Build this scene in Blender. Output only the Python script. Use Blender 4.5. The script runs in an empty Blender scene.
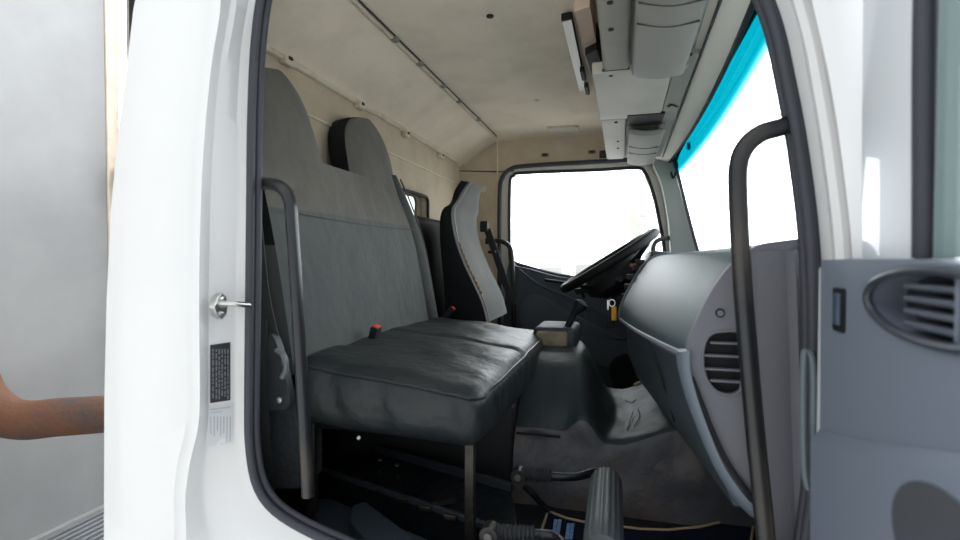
import bpy, bmesh, math, random
from mathutils import Vector, Matrix
from mathutils.geometry import tessellate_polygon
random.seed(4)
C = bpy.context.scene.collection
FPX = 520.0; TH = math.radians(15.27); PT = math.radians(1.32)
FW = Vector((-math.sin(TH)*math.cos(PT), math.cos(TH)*math.cos(PT), -math.sin(PT)))
RT = Vector((math.cos(TH), math.sin(TH), 0)); UP = RT.cross(FW)

# ---- where a sight line of the survey photo meets a real plane of the cab (camera height is z = 0)
def ray(u, v): return FW + RT*((u-480)/FPX) + UP*((270-v)/FPX)
def pY(u, v, Y): r = ray(u, v); return r*(Y/r.y)
def pX(u, v, X): r = ray(u, v); return r*(X/r.x)
def pZ(u, v, Z): r = ray(u, v); return r*(Z/r.z)

# ---------------------------------------------------------------- materials
MATS = {}
def mat(name, col, rough=.5, metal=0, bump=0, bscale=200, col2=None, nscale=6, spec=.5, coat=0, sheen=0, ramp=(.4,.65), nd=4, bump2=0, b2scale=15, stretch=None):
    if name in MATS: return MATS[name]
    m = bpy.data.materials.new(name); m.use_nodes = True
    nt = m.node_tree; N = nt.nodes; L = nt.links
    b = N['Principled BSDF']
    b.inputs['Base Color'].default_value = (*col, 1)
    b.inputs['Roughness'].default_value = rough
    b.inputs['Metallic'].default_value = metal
    b.inputs['Specular IOR Level'].default_value = spec
    b.inputs['Coat Weight'].default_value = coat
    b.inputs['Sheen Weight'].default_value = sheen
    tc = N.new('ShaderNodeTexCoord'); mp = N.new('ShaderNodeMapping')
    L.new(tc.outputs['Object'], mp.inputs['Vector'])
    if stretch: mp.inputs['Scale'].default_value = stretch
    if col2:
        n = N.new('ShaderNodeTexNoise'); n.inputs['Scale'].default_value = nscale; n.inputs['Detail'].default_value = nd
        n.inputs['Roughness'].default_value = .6
        L.new(mp.outputs['Vector'], n.inputs['Vector'])
        r = N.new('ShaderNodeValToRGB')
        r.color_ramp.elements[0].position = ramp[0]; r.color_ramp.elements[0].color = (*col, 1)
        r.color_ramp.elements[1].position = ramp[1]; r.color_ramp.elements[1].color = (*col2, 1)
        L.new(n.outputs['Fac'], r.inputs['Fac']); L.new(r.outputs['Color'], b.inputs['Base Color'])
    prev = None
    for st, sc in ((bump, bscale), (bump2, b2scale)):
        if not st: continue
        n = N.new('ShaderNodeTexNoise'); n.inputs['Scale'].default_value = sc; n.inputs['Detail'].default_value = 3
        L.new(tc.outputs['Object'], n.inputs['Vector'])
        bp = N.new('ShaderNodeBump'); bp.inputs['Strength'].default_value = st; bp.inputs['Distance'].default_value = .5/sc
        L.new(n.outputs['Fac'], bp.inputs['Height'])
        if prev: L.new(prev.outputs['Normal'], bp.inputs['Normal'])
        prev = bp
    if prev: L.new(prev.outputs['Normal'], b.inputs['Normal'])
    MATS[name] = m
    return m
def glass(name, tint=(1,1,1), band=None):
    m = bpy.data.materials.new(name); m.use_nodes = True
    nt = m.node_tree; N = nt.nodes; L = nt.links; N.remove(N['Principled BSDF'])
    out = N['Material Output']
    t = N.new('ShaderNodeBsdfTransparent'); t.inputs['Color'].default_value = (*tint, 1)
    g = N.new('ShaderNodeBsdfGlossy'); g.inputs['Roughness'].default_value = .02
    f = N.new('ShaderNodeLayerWeight'); f.inputs['Blend'].default_value = .12
    mu = N.new('ShaderNodeMath'); mu.operation = 'MULTIPLY'; mu.inputs[1].default_value = .12; L.new(f.outputs['Facing'], mu.inputs[0])
    mx = N.new('ShaderNodeMixShader')
    L.new(mu.outputs[0], mx.inputs[0]); L.new(t.outputs[0], mx.inputs[1]); L.new(g.outputs[0], mx.inputs[2])
    L.new(mx.outputs[0], out.inputs['Surface'])
    if band:      # tinted sun band along the top of the pane
        tc = N.new('ShaderNodeTexCoord'); sp = N.new('ShaderNodeSeparateXYZ'); L.new(tc.outputs['Object'], sp.inputs[0])
        mr = N.new('ShaderNodeMapRange'); mr.interpolation_type = 'SMOOTHSTEP'
        mr.inputs['From Min'].default_value = band[0]; mr.inputs['From Max'].default_value = band[1]
        L.new(sp.outputs['Z'], mr.inputs['Value'])
        mc = N.new('ShaderNodeMix'); mc.data_type = 'RGBA'
        mc.inputs[6].default_value = (*tint, 1); mc.inputs[7].default_value = (*band[2], 1)
        L.new(mr.outputs['Result'], mc.inputs['Factor']); L.new(mc.outputs[2], t.inputs['Color'])
    MATS[name] = m; return m

PAINT = mat('white_paint', (.79,.79,.79), .32, coat=.5, spec=.4)
PAINT2 = mat('cream_paint', (.72,.66,.56), .45, col2=(.62,.55,.44), nscale=9)
HEAD = mat('headliner', (.88,.79,.65), .95, bump=.25, bscale=350, col2=(.74,.66,.53), nscale=5, ramp=(.42,.75), spec=.1, sheen=.2)
HEAD2 = mat('headliner_trim', (.74,.67,.55), .8, bump=.15, bscale=90, col2=(.54,.46,.35), nscale=8, ramp=(.5,.8), spec=.2)
WALLB = mat('wall_lining', (.62,.53,.41), .85, bump=.15, bscale=90, col2=(.48,.40,.30), nscale=5, ramp=(.4,.75), spec=.2)
VISOR = mat('visor_grey', (.25,.25,.225), .55, bump=.08, bscale=400)
CONS = mat('console_grey', (.29,.285,.25), .55, col2=(.24,.235,.205), nscale=4, bump=.08, bscale=400)
CONSL = mat('console_light', (.50,.485,.43), .5, col2=(.44,.425,.37), nscale=5)
FABRIC = mat('seat_fabric', (.072,.081,.080), .9, bump=.5, bscale=600, col2=(.090,.095,.090), nscale=3.5, spec=.2, sheen=.2, bump2=.2, b2scale=9)
FABRICL = mat('seat_fabric_light', (.075,.083,.080), .9, bump=.4, bscale=500, col2=(.115,.112,.098), nscale=5, spec=.2, sheen=.3)
FABRICW = mat('seat_fabric_upper', (.100,.096,.084), .9, bump=.5, bscale=600, col2=(.135,.125,.105), nscale=3.5, spec=.2, sheen=.2, bump2=.2, b2scale=9)
VINYL = mat('seat_vinyl', (.013,.018,.021), .44, bump=.15, bscale=160, bump2=.25, b2scale=11, spec=.36, col2=(.028,.032,.033), nscale=7)
BLACKV = mat('black_vinyl', (.006,.007,.008), .6, bump=.25, bscale=180, spec=.22)
TUNNEL = mat('tunnel_vinyl', (.026,.037,.042), .46, bump=.2, bscale=120, bump2=.2, b2scale=9, spec=.25, col2=(.042,.048,.050), nscale=6)
TUNNELS = mat('tunnel_side', (.085,.086,.098), .5, bump=.3, bscale=120, bump2=.35, b2scale=7, spec=.45, col2=(.17,.122,.09), nscale=4.5, ramp=(.45,.75))
DASH = mat('dash_skin', (.036,.064,.072), .42, bump=.25, bscale=420, spec=.36)
DASHL = mat('dash_lower', (.045,.060,.070), .5, bump=.2, bscale=420)
ENDP = mat('end_panel_grey', (.150,.153,.175), .6, bump=.15, bscale=400)
TRIMB = mat('trim_blue_grey', (.125,.15,.185), .45)
CARD = mat('door_card_grey', (.15,.175,.22), .55, bump=.12, bscale=350)
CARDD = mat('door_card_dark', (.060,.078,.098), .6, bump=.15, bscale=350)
RUBBER = mat('rubber_seal', (.045,.048,.060), .55, spec=.4)
BLACK = mat('black_plastic', (.009,.010,.012), .6, spec=.3)
BLKMET = mat('black_metal', (.012,.015,.018), .3, metal=.3, bump=.3, bscale=30)
RAILM = mat('tray_rail_metal', (.05,.06,.072), .25, metal=.4)
DARKM = mat('worn_black_metal', (.035,.032,.03), .38, metal=.6, col2=(.10,.085,.07), nscale=12, ramp=(.5,.8))
RAIL = mat('rail_coating', (.010,.012,.015), .32, spec=.5, col2=(.050,.042,.036), nscale=5, ramp=(.5,.62), stretch=(1,1,.35))
RAILW = mat('rail_worn', (.10,.085,.07), .35, metal=.5)
STEEL = mat('steel', (.6,.6,.58), .3, metal=1)
SCREW = mat('screw_dark', (.03,.03,.03), .5, metal=.4)
RED = mat('red_button', (.75,.06,.04), .4)
ORANGE = mat('orange_tag', (.95,.45,.02), .5)
MATC = mat('mat_navy', (.012,.017,.032), .95, bump=.5, bscale=700, spec=.1)
PIPE = mat('mat_piping', (.55,.40,.26), .8)
LOGO = mat('logo_blue', (.25,.42,.75), .6)
CLOTH = mat('worn_cloth', (.30,.25,.17), .9, col2=(.17,.145,.11), nscale=18, bump=.5, bscale=90)
STRAP = mat('belt_webbing', (.018,.019,.021), .7, bump=.4, bscale=700)
GBOX = mat('cargo_box_grey', (.30,.30,.298), .6, col2=(.24,.24,.24), nscale=2.2, ramp=(.35,.7))
RUST = mat('rusty_pipe', (.135,.055,.025), .75, col2=(.075,.050,.044), nscale=5, ramp=(.42,.62), bump=.5, bscale=60)
DECK = mat('deck_metal', (.30,.31,.33), .5, metal=.5)
CREAM = mat('cream_post', (.72,.60,.48), .6, col2=(.6,.5,.4), nscale=12)
GROUND = mat('concrete_ground', (.45,.44,.42), .9, col2=(.38,.37,.35), nscale=3)
LENS = mat('lamp_lens', (.75,.74,.70), .3)
STICK = mat('sticker_black', (.03,.032,.037), .4)
PRINT = mat('sticker_print', (.22,.23,.25), .5)
PLATE = mat('sticker_white', (.70,.72,.74), .5)
PRINT2 = mat('sticker_faint_print', (.50,.52,.55), .5)
FLOORM = mat('floor_black', (.010,.011,.013), .6, bump=.4, bscale=60)
GLASS = glass('clear_glass', (.97,.98,.98))
GLASSR = glass('rear_glass', (.6,.62,.6))
WIND = glass('windshield_glass', (.97,.985,.985), (.39,.455,(.0,.27,.31)))
MIRR = mat('mirror_white', (.85,.86,.86), .4)
FARB = mat('pale_building', (.75,.75,.73), .9)

# ---------------------------------------------------------------- object helpers
def finish(bm, name, m, parent=None, bevel=0, smooth=True, ang=38, seg=2, recalc=True):
    if recalc: bmesh.ops.recalc_face_normals(bm, faces=bm.faces[:])
    me = bpy.data.meshes.new(name)
    if smooth:
        lim = math.radians(ang)
        for f in bm.faces: f.smooth = True
        for e in bm.edges:
            if len(e.link_faces) == 2: e.smooth = e.calc_face_angle(0) < lim
    bm.to_mesh(me); bm.free()
    for mm in (m if isinstance(m, (list, tuple)) else [m]): me.materials.append(mm)
    o = bpy.data.objects.new(name, me); C.objects.link(o)
    if parent:
        o.parent = parent
        t = parent.location.copy() if parent.type == 'EMPTY' else Vector((0,0,0))
        o.matrix_parent_inverse = Matrix.Translation(-t)
    if bevel:
        b = o.modifiers.new('bevel', 'BEVEL'); b.width = bevel; b.segments = seg; b.limit_method = 'ANGLE'; b.angle_limit = math.radians(35)
        b.harden_normals = True
    return o
def thing(name, label, cat, loc, group=None):
    o = bpy.data.objects.new(name, None); C.objects.link(o); o.location = Vector(loc)
    o.empty_display_size = .05
    o['label'] = label; o['category'] = cat
    if group: o['group'] = group
    return o
def tag(o, label, cat, group=None):
    o['label'] = label; o['category'] = cat
    if group: o['group'] = group
    return o
def structure(o): o['kind'] = 'structure'; return o
def copy_tree(o, parent=None, off=None):
    c = o.copy(); C.objects.link(c)
    if parent: c.parent = parent
    for ch in o.children: copy_tree(ch, c)
    return c

# ---------------------------------------------------------------- shape helpers
def cr(pts, n=8, closed=False):          # Catmull-Rom through points
    P = [Vector(p) for p in pts]; out = []; m = len(P)
    rng = range(m) if closed else range(m-1)
    for i in rng:
        p0 = P[(i-1) % m] if closed or i > 0 else P[0]*2-P[1]
        p1 = P[i]; p2 = P[(i+1) % m]
        p3 = P[(i+2) % m] if closed or i+2 < m else P[m-1]*2-P[m-2]
        for k in range(n):
            t = k/n
            out.append(.5*((2*p1)+(p2-p0)*t+(2*p0-5*p1+4*p2-p3)*t*t+(3*p1-p0-3*p2+p3)*t**3))
    if not closed: out.append(P[-1])
    return out
def loft(rings, bm=None, closed=True, caps=True, loop=False, mi=0):
    bm = bm or bmesh.new()
    V = [[bm.verts.new(p) for p in r] for r in rings]
    n = len(rings[0]); R = len(V)
    for i in range(R if loop else R-1):
        a = V[i]; b = V[(i+1) % R]
        for k in range(n if closed else n-1):
            f = bm.faces.new((a[k], a[(k+1) % n], b[(k+1) % n], b[k])); f.material_index = mi
    if caps and closed and not loop:
        for q in (V[0][::-1], V[-1]):
            try: f = bm.faces.new(q); f.material_index = mi
            except ValueError: pass
    return bm
def tube(path, r, bm=None, seg=12, loop=False, mi=0, flat=None):
    P = [Vector(p) for p in path]; n = len(P); rings = []
    up = None
    for i, p in enumerate(P):
        if loop: t = (P[(i+1) % n]-P[(i-1) % n]).normalized()
        else: t = (P[min(i+1, n-1)]-P[max(i-1, 0)]).normalized()
        if up is None:
            up = Vector((0,0,1)) if abs(t.z) < .9 else Vector((0,1,0))
        s = t.cross(up).normalized(); up = s.cross(t).normalized()
        rr = r[i] if isinstance(r, (list, tuple)) else r
        f1, f2 = flat or (1, 1)
        rings.append([p+(s*math.cos(a)*f1+up*math.sin(a)*f2)*rr for a in [2*math.pi*k/seg for k in range(seg)]])
    return loft(rings, bm, caps=not loop, loop=loop, mi=mi)
def cyl(a, b, r, bm=None, seg=20, r2=None, mi=0):
    return tube([a, b], [r, r if r2 is None else r2], bm, seg, mi=mi)
def box(x0, x1, y0, y1, z0, z1, bm=None, mi=0):
    bm = bm or bmesh.new()
    v = [bm.verts.new((x, y, z)) for x in (x0, x1) for y in (y0, y1) for z in (z0, z1)]
    for q in ((0,1,3,2), (4,6,7,5), (0,4,5,1), (2,3,7,6), (0,2,6,4), (1,5,7,3)):
        f = bm.faces.new([v[i] for i in q]); f.material_index = mi
    return bm
def hexa(a, b, bm=None, mi=0):           # two matching polygons -> solid
    return loft([a, b], bm, mi=mi)
def rbox(x0, x1, y0, y1, z0, z1, r, n=(10,10,6), fn=None, bm=None, mi=0):
    bm = bm or bmesh.new(); L = (x0, y0, z0); H = (x1, y1, z1)
    cache = {}
    def vert(p):
        k = tuple(round(c, 6) for c in p)
        if k not in cache:
            P = Vector(p); q = Vector([min(max(P[i], L[i]+r), H[i]-r) for i in range(3)])
            d = P-q
            if d.length > 1e-9: P = q+d.normalized()*r
            if fn: P = Vector(fn(P))
            cache[k] = bm.verts.new(P)
        return cache[k]
    def ts(i):                            # extra samples near the edges for a round corner
        a, b = L[i], H[i]; rr = min(r, (b-a)/2)
        s = {a, b}
        for k in range(1, 4): s.add(a+rr*k/3); s.add(b-rr*k/3)
        for k in range(1, n[i]): s.add(a+rr+(b-a-2*rr)*k/n[i])
        s = sorted(s); out = [s[0]]
        for x in s[1:]:
            if x-out[-1] > 1e-5: out.append(x)
        return out
    T = [ts(0), ts(1), ts(2)]
    for ax in range(3):
        u, w = [i for i in range(3) if i != ax]
        for side in (L[ax], H[ax]):
            for i in range(len(T[u])-1):
                for j in range(len(T[w])-1):
                    q = []
                    for (a, b) in ((i,j), (i+1,j), (i+1,j+1), (i,j+1)):
                        p = [0,0,0]; p[ax] = side; p[u] = T[u][a]; p[w] = T[w][b]; q.append(vert(p))
                    q2 = []
                    for x in q:
                        if x not in q2: q2.append(x)
                    if len(q2) > 2:
                        try: f = bm.faces.new(q2); f.material_index = mi
                        except ValueError: pass
    return bm
def plate(outer, holes, d, bm=None, mi=0):    # planar outline (+holes) given thickness vector d
    bm = bm or bmesh.new(); loops = [[Vector(p) for p in outer]]+[[Vector(p) for p in h] for h in holes]
    flat = [p for l in loops for p in l]; d = Vector(d)
    A = [bm.verts.new(p) for p in flat]; B = [bm.verts.new(p+d) for p in flat]
    for t in tessellate_polygon(loops):
        for V, o in ((A, 1), (B, -1)):
            try: f = bm.faces.new([V[i] for i in t][::o]); f.material_index = mi
            except ValueError: pass
    s = 0
    for l in loops:
        n = len(l)
        for i in range(n):
            a, b = s+i, s+(i+1) % n
            try: f = bm.faces.new((A[a], A[b], B[b], B[a])); f.material_index = mi
            except ValueError: pass
        s += n
    return bm
def rrect(cx, cz, w, h, r, n=6):          # rounded rectangle as (a, b) pairs
    out = []
    for (sx, sz, a0) in ((1,1,0), (-1,1,90), (-1,-1,180), (1,-1,270)):
        for k in range(n+1):
            a = math.radians(a0+90*k/n)
            out.append((cx+sx*(w/2-r)+r*math.cos(a), cz+sz*(h/2-r)+r*math.sin(a)))
    return out
def byangle(loop, c, n=160):              # resample a star-shaped XZ loop by bearing
    P = [(p[0]-c[0], p[-1]-c[1]) for p in loop]; m = len(P); out = []
    for k in range(n):
        a = 2*math.pi*k/n; dx, dz = math.cos(a), math.sin(a); best = None
        for i in range(m):
            x1, z1 = P[i]; x2, z2 = P[(i+1) % m]
            ex, ez = x2-x1, z2-z1; det = dx*(-ez)+ex*dz
            if abs(det) < 1e-12: continue
            t = (x1*(-ez)+ex*z1)/det; s = (dx*z1-dz*x1)/det
            if t > 0 and -1e-6 <= s <= 1+1e-6: best = t if best is None else max(best, t)
        out.append((c[0]+dx*(best or 0), c[1]+dz*(best or 0)))
    return out
def smooth_all(o): return o
def screw(p, n, r=.006, bm=None):
    p = Vector(p); n = Vector(n).normalized()
    return tube([p-n*.002, p+n*.002, p+n*.0035], [r, r, r*.6], bm, 10)

ROOF = .70; FLOOR = -.70; YF = 2.95; XR = -.93

# ================================================================ setting
structure(finish(box(-30, 30, -30, 60, -2.0, -1.92), 'ground', GROUND, smooth=False))

# ceiling: flat headliner, slanted down to the rear trim line
def ceiling():
    prof = [(-.945,.555), (-.93,.562), (-.90,.585), (-.84,.62), (-.76,.672), (-.72,.692), (-.68,.700), (-.4,.705), (-.1,.705), (.12,.69), (.20,.62), (.28,.53)]
    prof = [(p.x, p.z) for p in cr([(a,0,b) for a, b in prof], 4)]
    rings = []
    for k in range(29):
        t = k/28; Y = .93+t*(2.97-.93)
        e = max(0, (Y-2.80)/.17); e2 = max(0, (1.02-Y)/.09)
        dz = -.03*e*e-.03*e2*e2
        rings.append([(x, Y, z+dz) for x, z in prof]+[(x-.0, Y, .80) for x, z in prof[::-1]])
    return loft(rings)
structure(finish(ceiling(), 'ceiling', HEAD, ang=60))

# rear bulkhead with its little window
rw = [(YF+.03,.58), (YF+.03,FLOOR), (.90,FLOOR), (.90,.58)]
p1, p2 = pX(391,187,XR+.0), pX(427,215,XR)
wy0, wy1 = 1.82, 2.42; wz0, wz1 = .16, .30
hole = rrect((wy0+wy1)/2, (wz0+wz1)/2, wy1-wy0, wz1-wz0, .03)
structure(finish(plate([(XR,y,z) for y, z in rw], [[(XR,y,z) for y, z in hole]], (-.06,0,0)), 'wall_rear', WALLB, bevel=.004))
w2 = structure(finish(plate([(XR-.03,y,z) for y, z in hole], [], (-.004,0,0)), 'window_2', GLASSR, smooth=False))
finish(tube([(XR+.002,y,z) for y, z in hole], .008, loop=True, seg=8), 'window_seal', BLACK, w2)
structure(finish(box(-.928, -.915, .94, 2.93, FLOOR, -.28), 'trim_11', BLACKV, smooth=False))
# recessed horizontal folds of the rear trim
bm = tube([(XR+.003,.98,.44), (XR+.003,1.6,.435), (XR+.003,2.9,.43)], .004, seg=6)
structure(finish(bm, 'trim_1', HEAD2))
# rear top trim rail with clips
t = [(XR+.004,.95,.565), (XR+.006,1.6,.563), (XR+.006,2.4,.561), (XR+.01,2.88,.558)]
tr = structure(finish(tube(cr(t, 6), .011, seg=8), 'trim_2', HEAD2))
for (u, v) in ((287,60), (360,105), (406,134), (441,156)):
    p = pX(u, v, XR+.012)
    b = rbox(p.x-.012, p.x+.012, p.y-.022, p.y+.022, p.z-.016, p.z+.010, .006, (2,2,2))
    finish(b, 'trim_clip', HEAD2, tr)
    finish(rbox(p.x-.002, p.x+.016, p.y-.009, p.y+.009, p.z-.002, p.z+.008, .003, (1,1,1)), 'clip_plug', SCREW, tr)
# seam rail along the ceiling
tr = finish(tube([(-.70,.95,.693), (-.70,2.93,.690)], .006, seg=8), 'trim_3', HEAD2); structure(tr)
finish(tube([(-.690,.95,.697), (-.690,2.93,.692)], .0028, seg=6), 'seam_gap', SCREW, tr)
for (u, v) in ((395,42), (420,65), (443,88), (459,104), (478,122)):
    p = pX(u, v, -.695)
    finish(rbox(p.x-.011, p.x+.011, p.y-.013, p.y+.013, .682, .697, .004, (1,1,1)), 'seam_clip', CONS, tr)
tr = structure(finish(tube([(-.90,2.937,.55), (-.80,2.937,.62), (-.70,2.935,.69)], .006, seg=6), 'trim_4', HEAD2))

# far (driver side) wall with the door opening
far_ap = [(499,420), (500,300), (500,200), (503,178), (512,169), (530,166), (600,162), (640,160), (652,164), (661,180), (668,215), (674,260), (680,330), (684,420)]
ap = [pY(u, v, YF) for u, v in far_ap]
ap = [Vector((p.x, YF, p.z)) for p in ap]
ap_c = cr(ap, 4); ap_c[0].z = ap_c[-1].z = -.62
outer = [(XR-.02,YF,FLOOR), (.62,YF,FLOOR), (.62,YF,-.10), (.40,YF,0), (.275,YF,.50), (.20,YF,.62), (.1,YF,.72), (-.69,YF,.72), (-.95,YF,.58)]
structure(finish(plate(outer, [ap_c[::-1]], (0,.05,0)), 'wall_left', WALLB, bevel=.003))
# seam lines and plugs on the far wall
tr = structure(finish(tube([(-.70,YF-.004,.69), (-.70,YF-.004,.48), (-.705,YF-.004,-.1)], .004, seg=6), 'trim_5', HEAD2))
finish(tube([(-.93,YF-.004,.515), (-.70,YF-.004,.50), (-.60,YF-.004,.50)], .003, seg=6), 'seam_line', SCREW, tr)
for (u, v, w, h) in ((545,155,.045,.022), (592,152,.045,.022)):
    p = pY(u, v, YF-.004)
    t = thing('ceiling_plug', 'small dark oval plug above the far side window, %s of two' % ('left' if u < 560 else 'right'), 'plug', p, 'oval plugs above the far window')
    finish(plate([(a, YF-.008, b) for a, b in rrect(p.x, p.z, w, h, .010)], [], (0,.01,0)), 'bezel', mat('plug_grey', (.22,.19,.15), .6), t, bevel=.001)
    finish(plate([(a, YF-.011, b) for a, b in rrect(p.x, p.z, w*.6, h*.5, .005)], [], (0,.008,0)), 'insert', BLACK, t)
p = pY(606,154,YF-.01)
tag(finish(rbox(p.x-.035, p.x+.035, YF-.02, YF, p.z-.02, p.z+.02, .005, (2,1,2)), 'switch_block', SCREW), 'dark grey block beside overhead console above far window', 'switch')
p = pY(484,190,YF)
tag(finish(tube([(p.x,YF-.008,p.z), (p.x,YF,p.z)], [.016,.02], seg=16), 'round_plug', HEAD2), 'round beige plug on the wall behind driver seat', 'plug')
# far aperture seal
structure(finish(tube([(p.x, YF-.012, p.z) for p in ap_c], .013, seg=8), 'trim_6', RUBBER))

# far door: cream frame, glass and dark card
gl = [(510,255), (510,186), (514,176), (524,173), (600,170), (636,168), (645,173), (652,190), (658,215), (664,262), (640,276), (600,279), (560,275), (525,266), (514,262)]
YD = YF+.02
g_c = cr([pY(u, v, YD) for u, v in gl], 4, closed=True)
ap_in = [Vector((p.x, YD, p.z)) for p in ap_c]
d1 = structure(finish(plate(ap_in, [g_c[::-1]], (0,.04,0)), 'door_1', mat('far_door_paint', (.85,.82,.74), .4), bevel=.003))
w3 = structure(finish(plate([(p.x, YD+.02, p.z) for p in g_c], [], (0,.004,0)), 'window_3', GLASS, smooth=False))
finish(tube([(p.x, YD-.003, p.z) for p in g_c], .010, loop=True, seg=8), 'window_seal', RUBBER, w3)
card = [(509,262), (516,266), (530,269), (560,277), (600,281), (640,281), (668,275), (676,330), (678,400), (640,410), (560,400), (503,395), (505,300)]
cc = cr([pY(u, v, YD-.055) for u, v in card], 3, closed=True)
finish(plate(cc, [], (0,.05,0)), 'door_card', CARDD, d1, bevel=.008, seg=3)
# armrest swell, pocket and speaker of the far door
a = [pY(u, v, YD-.09) for u, v in ((522,300), (540,296), (580,318), (620,338), (650,345), (650,372), (600,366), (560,350), (522,325))]
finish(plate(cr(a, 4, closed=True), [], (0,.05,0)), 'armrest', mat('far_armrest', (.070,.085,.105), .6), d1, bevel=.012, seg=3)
p = pY(628,372,YD-.10)
bm = tube([(p.x,p.y,p.z), (p.x,p.y-.012,p.z), (p.x,p.y-.012,p.z)], [.10,.095,.06], seg=28)
finish(bm, 'door_speaker', BLACK, d1)
bm = tube(cr([pY(u, v, YD-.075) for u, v in ((520,270), (540,285), (575,300), (620,322))], 6), .006, seg=6)
finish(bm, 'card_crease', CARDD, d1)
finish(tube(cr([pY(u, v, YD-.085) for u, v in ((545,280), (565,283), (580,288), (584,298))], 5), .009, seg=8), 'door_pull', BLACK, d1)

# floor
structure(finish(box(XR, .62, .90, YF, FLOOR-.05, FLOOR), 'floor', FLOORM, smooth=False))
# front bulkhead under the windshield
structure(finish(box(.56, .62, .93, YF, FLOOR, -.06), 'wall_front', BLACKV, smooth=False))

# windshield
def wsx(z): return .265+(.5-z)*.30
wy = [(.90,2.86)]
wr = [[(wsx(z)+.03*(1-((Y-1.9)/1.0)**2)-.02, Y, z) for z in [-.12+.65*k/12 for k in range(13)]] for Y in [.88+2.02*j/16 for j in range(17)]]
rings = [r+[(x+.005, y, z) for x, y, z in r[::-1]] for r in wr]
w1 = structure(finish(loft(rings), 'window_1', WIND, ang=80))
hr = [wr[j][-1] for j in range(17)]
# interior header strip under the windshield top
def header():
    rings = []
    for j in range(17):
        x, Y, z = wr[j][-1]
        rings.append([(x-.10,Y,.535), (x-.085,Y,.517), (x-.05,Y,.508), (x-.03,Y,.500), (x-.004,Y,.497), (x-.002,Y,.535)])
    return loft(rings)
hd = structure(finish(header(), 'trim_7', mat('header_cream', (.88,.83,.73), .7), ang=50))
finish(tube([(wr[j][-1][0]-.004, wr[j][-1][1], .497) for j in range(17)], .007, seg=6), 'windshield_seal', BLACK, hd)
for (u, v) in ((733,28), (712,78), (697,111), (681,141)):
    p = pZ(u, v, .504)
    finish(screw((p.x,p.y,.503), (0,0,-1), .007), 'header_clip', SCREW, hd)

# far A pillar inner trim
pil = [(653,160), (672,155), (676,175), (700,262), (700,280), (680,280), (672,262), (669,225), (662,185)]
pp = cr([pY(u, v, 2.86) for u, v in pil], 4, closed=True)
structure(finish(plate(pp, [], (0,.08,0)), 'trim_8', mat('pillar_grey', (.33,.37,.35), .6), bevel=.006))
finish_l = cr([pY(u, v, 2.83) for u, v in ((674,163), (679,178), (690,222), (701,262))], 6)
structure(finish(tube(finish_l, .008, seg=6), 'trim_9', RUBBER))

# ================================================================ near side of the cab body
def ploop(pts, Y, extra): return [pY(u, v, Y) for u, v in pts]+[Vector((x, Y, z)) for x, z in extra]
cen = (-.25, 0)
# right A pillar side is listed bottom -> top, then roof, then left side top -> bottom
seal_l = [(262,0), (256,50), (253,120), (252,200), (251,300), (250,400), (251,447), (259,487), (281,514), (330,540), (400,564)]
seal_r = [(765,0), (788,90), (803,180), (811,260), (813,350), (813,440), (808,520), (780,580)]
top = [(-.655,.575), (-.60,.615), (-.50,.625), (.02,.612), (.12,.575)]
bot = [(.03,-.525), (-.2,-.525)]
def full(leftpx, rightpx, Y, topx, botx, n=6):
    L = [pY(u, v, Y) for u, v in leftpx][::-1]                   # bottom -> top on the left
    T = [Vector((x, Y, z)) for x, z in topx]
    R = [pY(u, v, Y) for u, v in rightpx]                        # top -> bottom on the right
    B = [Vector((x, Y, z)) for x, z in botx]
    return cr(L+T+R+B, n, closed=True)
YS = .875
seal = full(seal_l, seal_r, YS, top, bot)
flange_l = [(252,0), (244,50), (240,120), (239,200), (238,300), (237,400), (238,447), (244,492), (266,520), (315,548), (390,575)]
flange_r = [(785,0), (806,90), (820,180), (828,260), (828,350), (828,440), (824,520), (800,600)]
flange = full(flange_l, flange_r, .885, [(-.69,.60), (-.62,.645), (-.52,.655), (.02,.64), (.14,.60)], [(.03,-.56), (-.2,-.56)])
jamb_l = [(231,0), (221,60), (214,130), (211,200), (209,300), (209,400), (206,440), (200,480), (206,530), (250,590), (360,650)]
jamb_r = [(800,0), (820,90), (834,180), (842,260), (842,350), (842,440), (838,520), (815,640)]
jamb = full(jamb_l, jamb_r, .835, [(-.70,.62), (-.64,.665), (-.53,.67), (.02,.66), (.16,.62)], [(.03,-.62), (-.2,-.62)])
cr1_l = [(218,0), (209,60), (202,130), (198,200), (196,300), (197,400), (194,435), (186,470), (183,520), (200,600), (330,700)]
cr1_r = [(815,0), (835,90), (848,180), (856,260), (856,350), (856,440), (856,520), (830,660)]
cr1 = full(cr1_l, cr1_r, .795, [(-.71,.63), (-.65,.68), (-.54,.69), (.02,.68), (.18,.64)], [(.03,-.66), (-.2,-.66)])
cr2_l = [(208,0), (201,60), (194,130), (190,200), (187,300), (188,400), (186,432), (178,465), (175,520), (190,620), (320,740)]
cr2_r = [(828,0), (848,90), (860,180), (866,260), (868,350), (868,440), (868,520), (840,680)]
cr2 = full(cr2_l, cr2_r, .790, [(-.72,.64), (-.66,.70), (-.55,.705), (.02,.70), (.2,.66)], [(.03,-.70), (-.2,-.70)])
out_l = [(130,0), (123,60), (115,120), (107,200), (102,300), (100,400), (100,470), (100,540), (100,640), (100,760)]
skL = [pY(u, v, .800) for u, v in out_l][::-1]
sk = skL+[Vector((-.80,.80,.78)), Vector((.05,.80,.78)), Vector((.20,.80,.70)), Vector((.33,.80,.45)), Vector((.42,.80,0)), Vector((.47,.80,-.06)), Vector((.63,.80,-.12)), Vector((.65,.80,-1.05)), Vector((-.9,.80,-1.05))]
inner = [(x+.010*(-1 if x > -.25 else 1)*(-1), z) for x, z in [(p.x, p.z) for p in seal]]
N = 220
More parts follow.
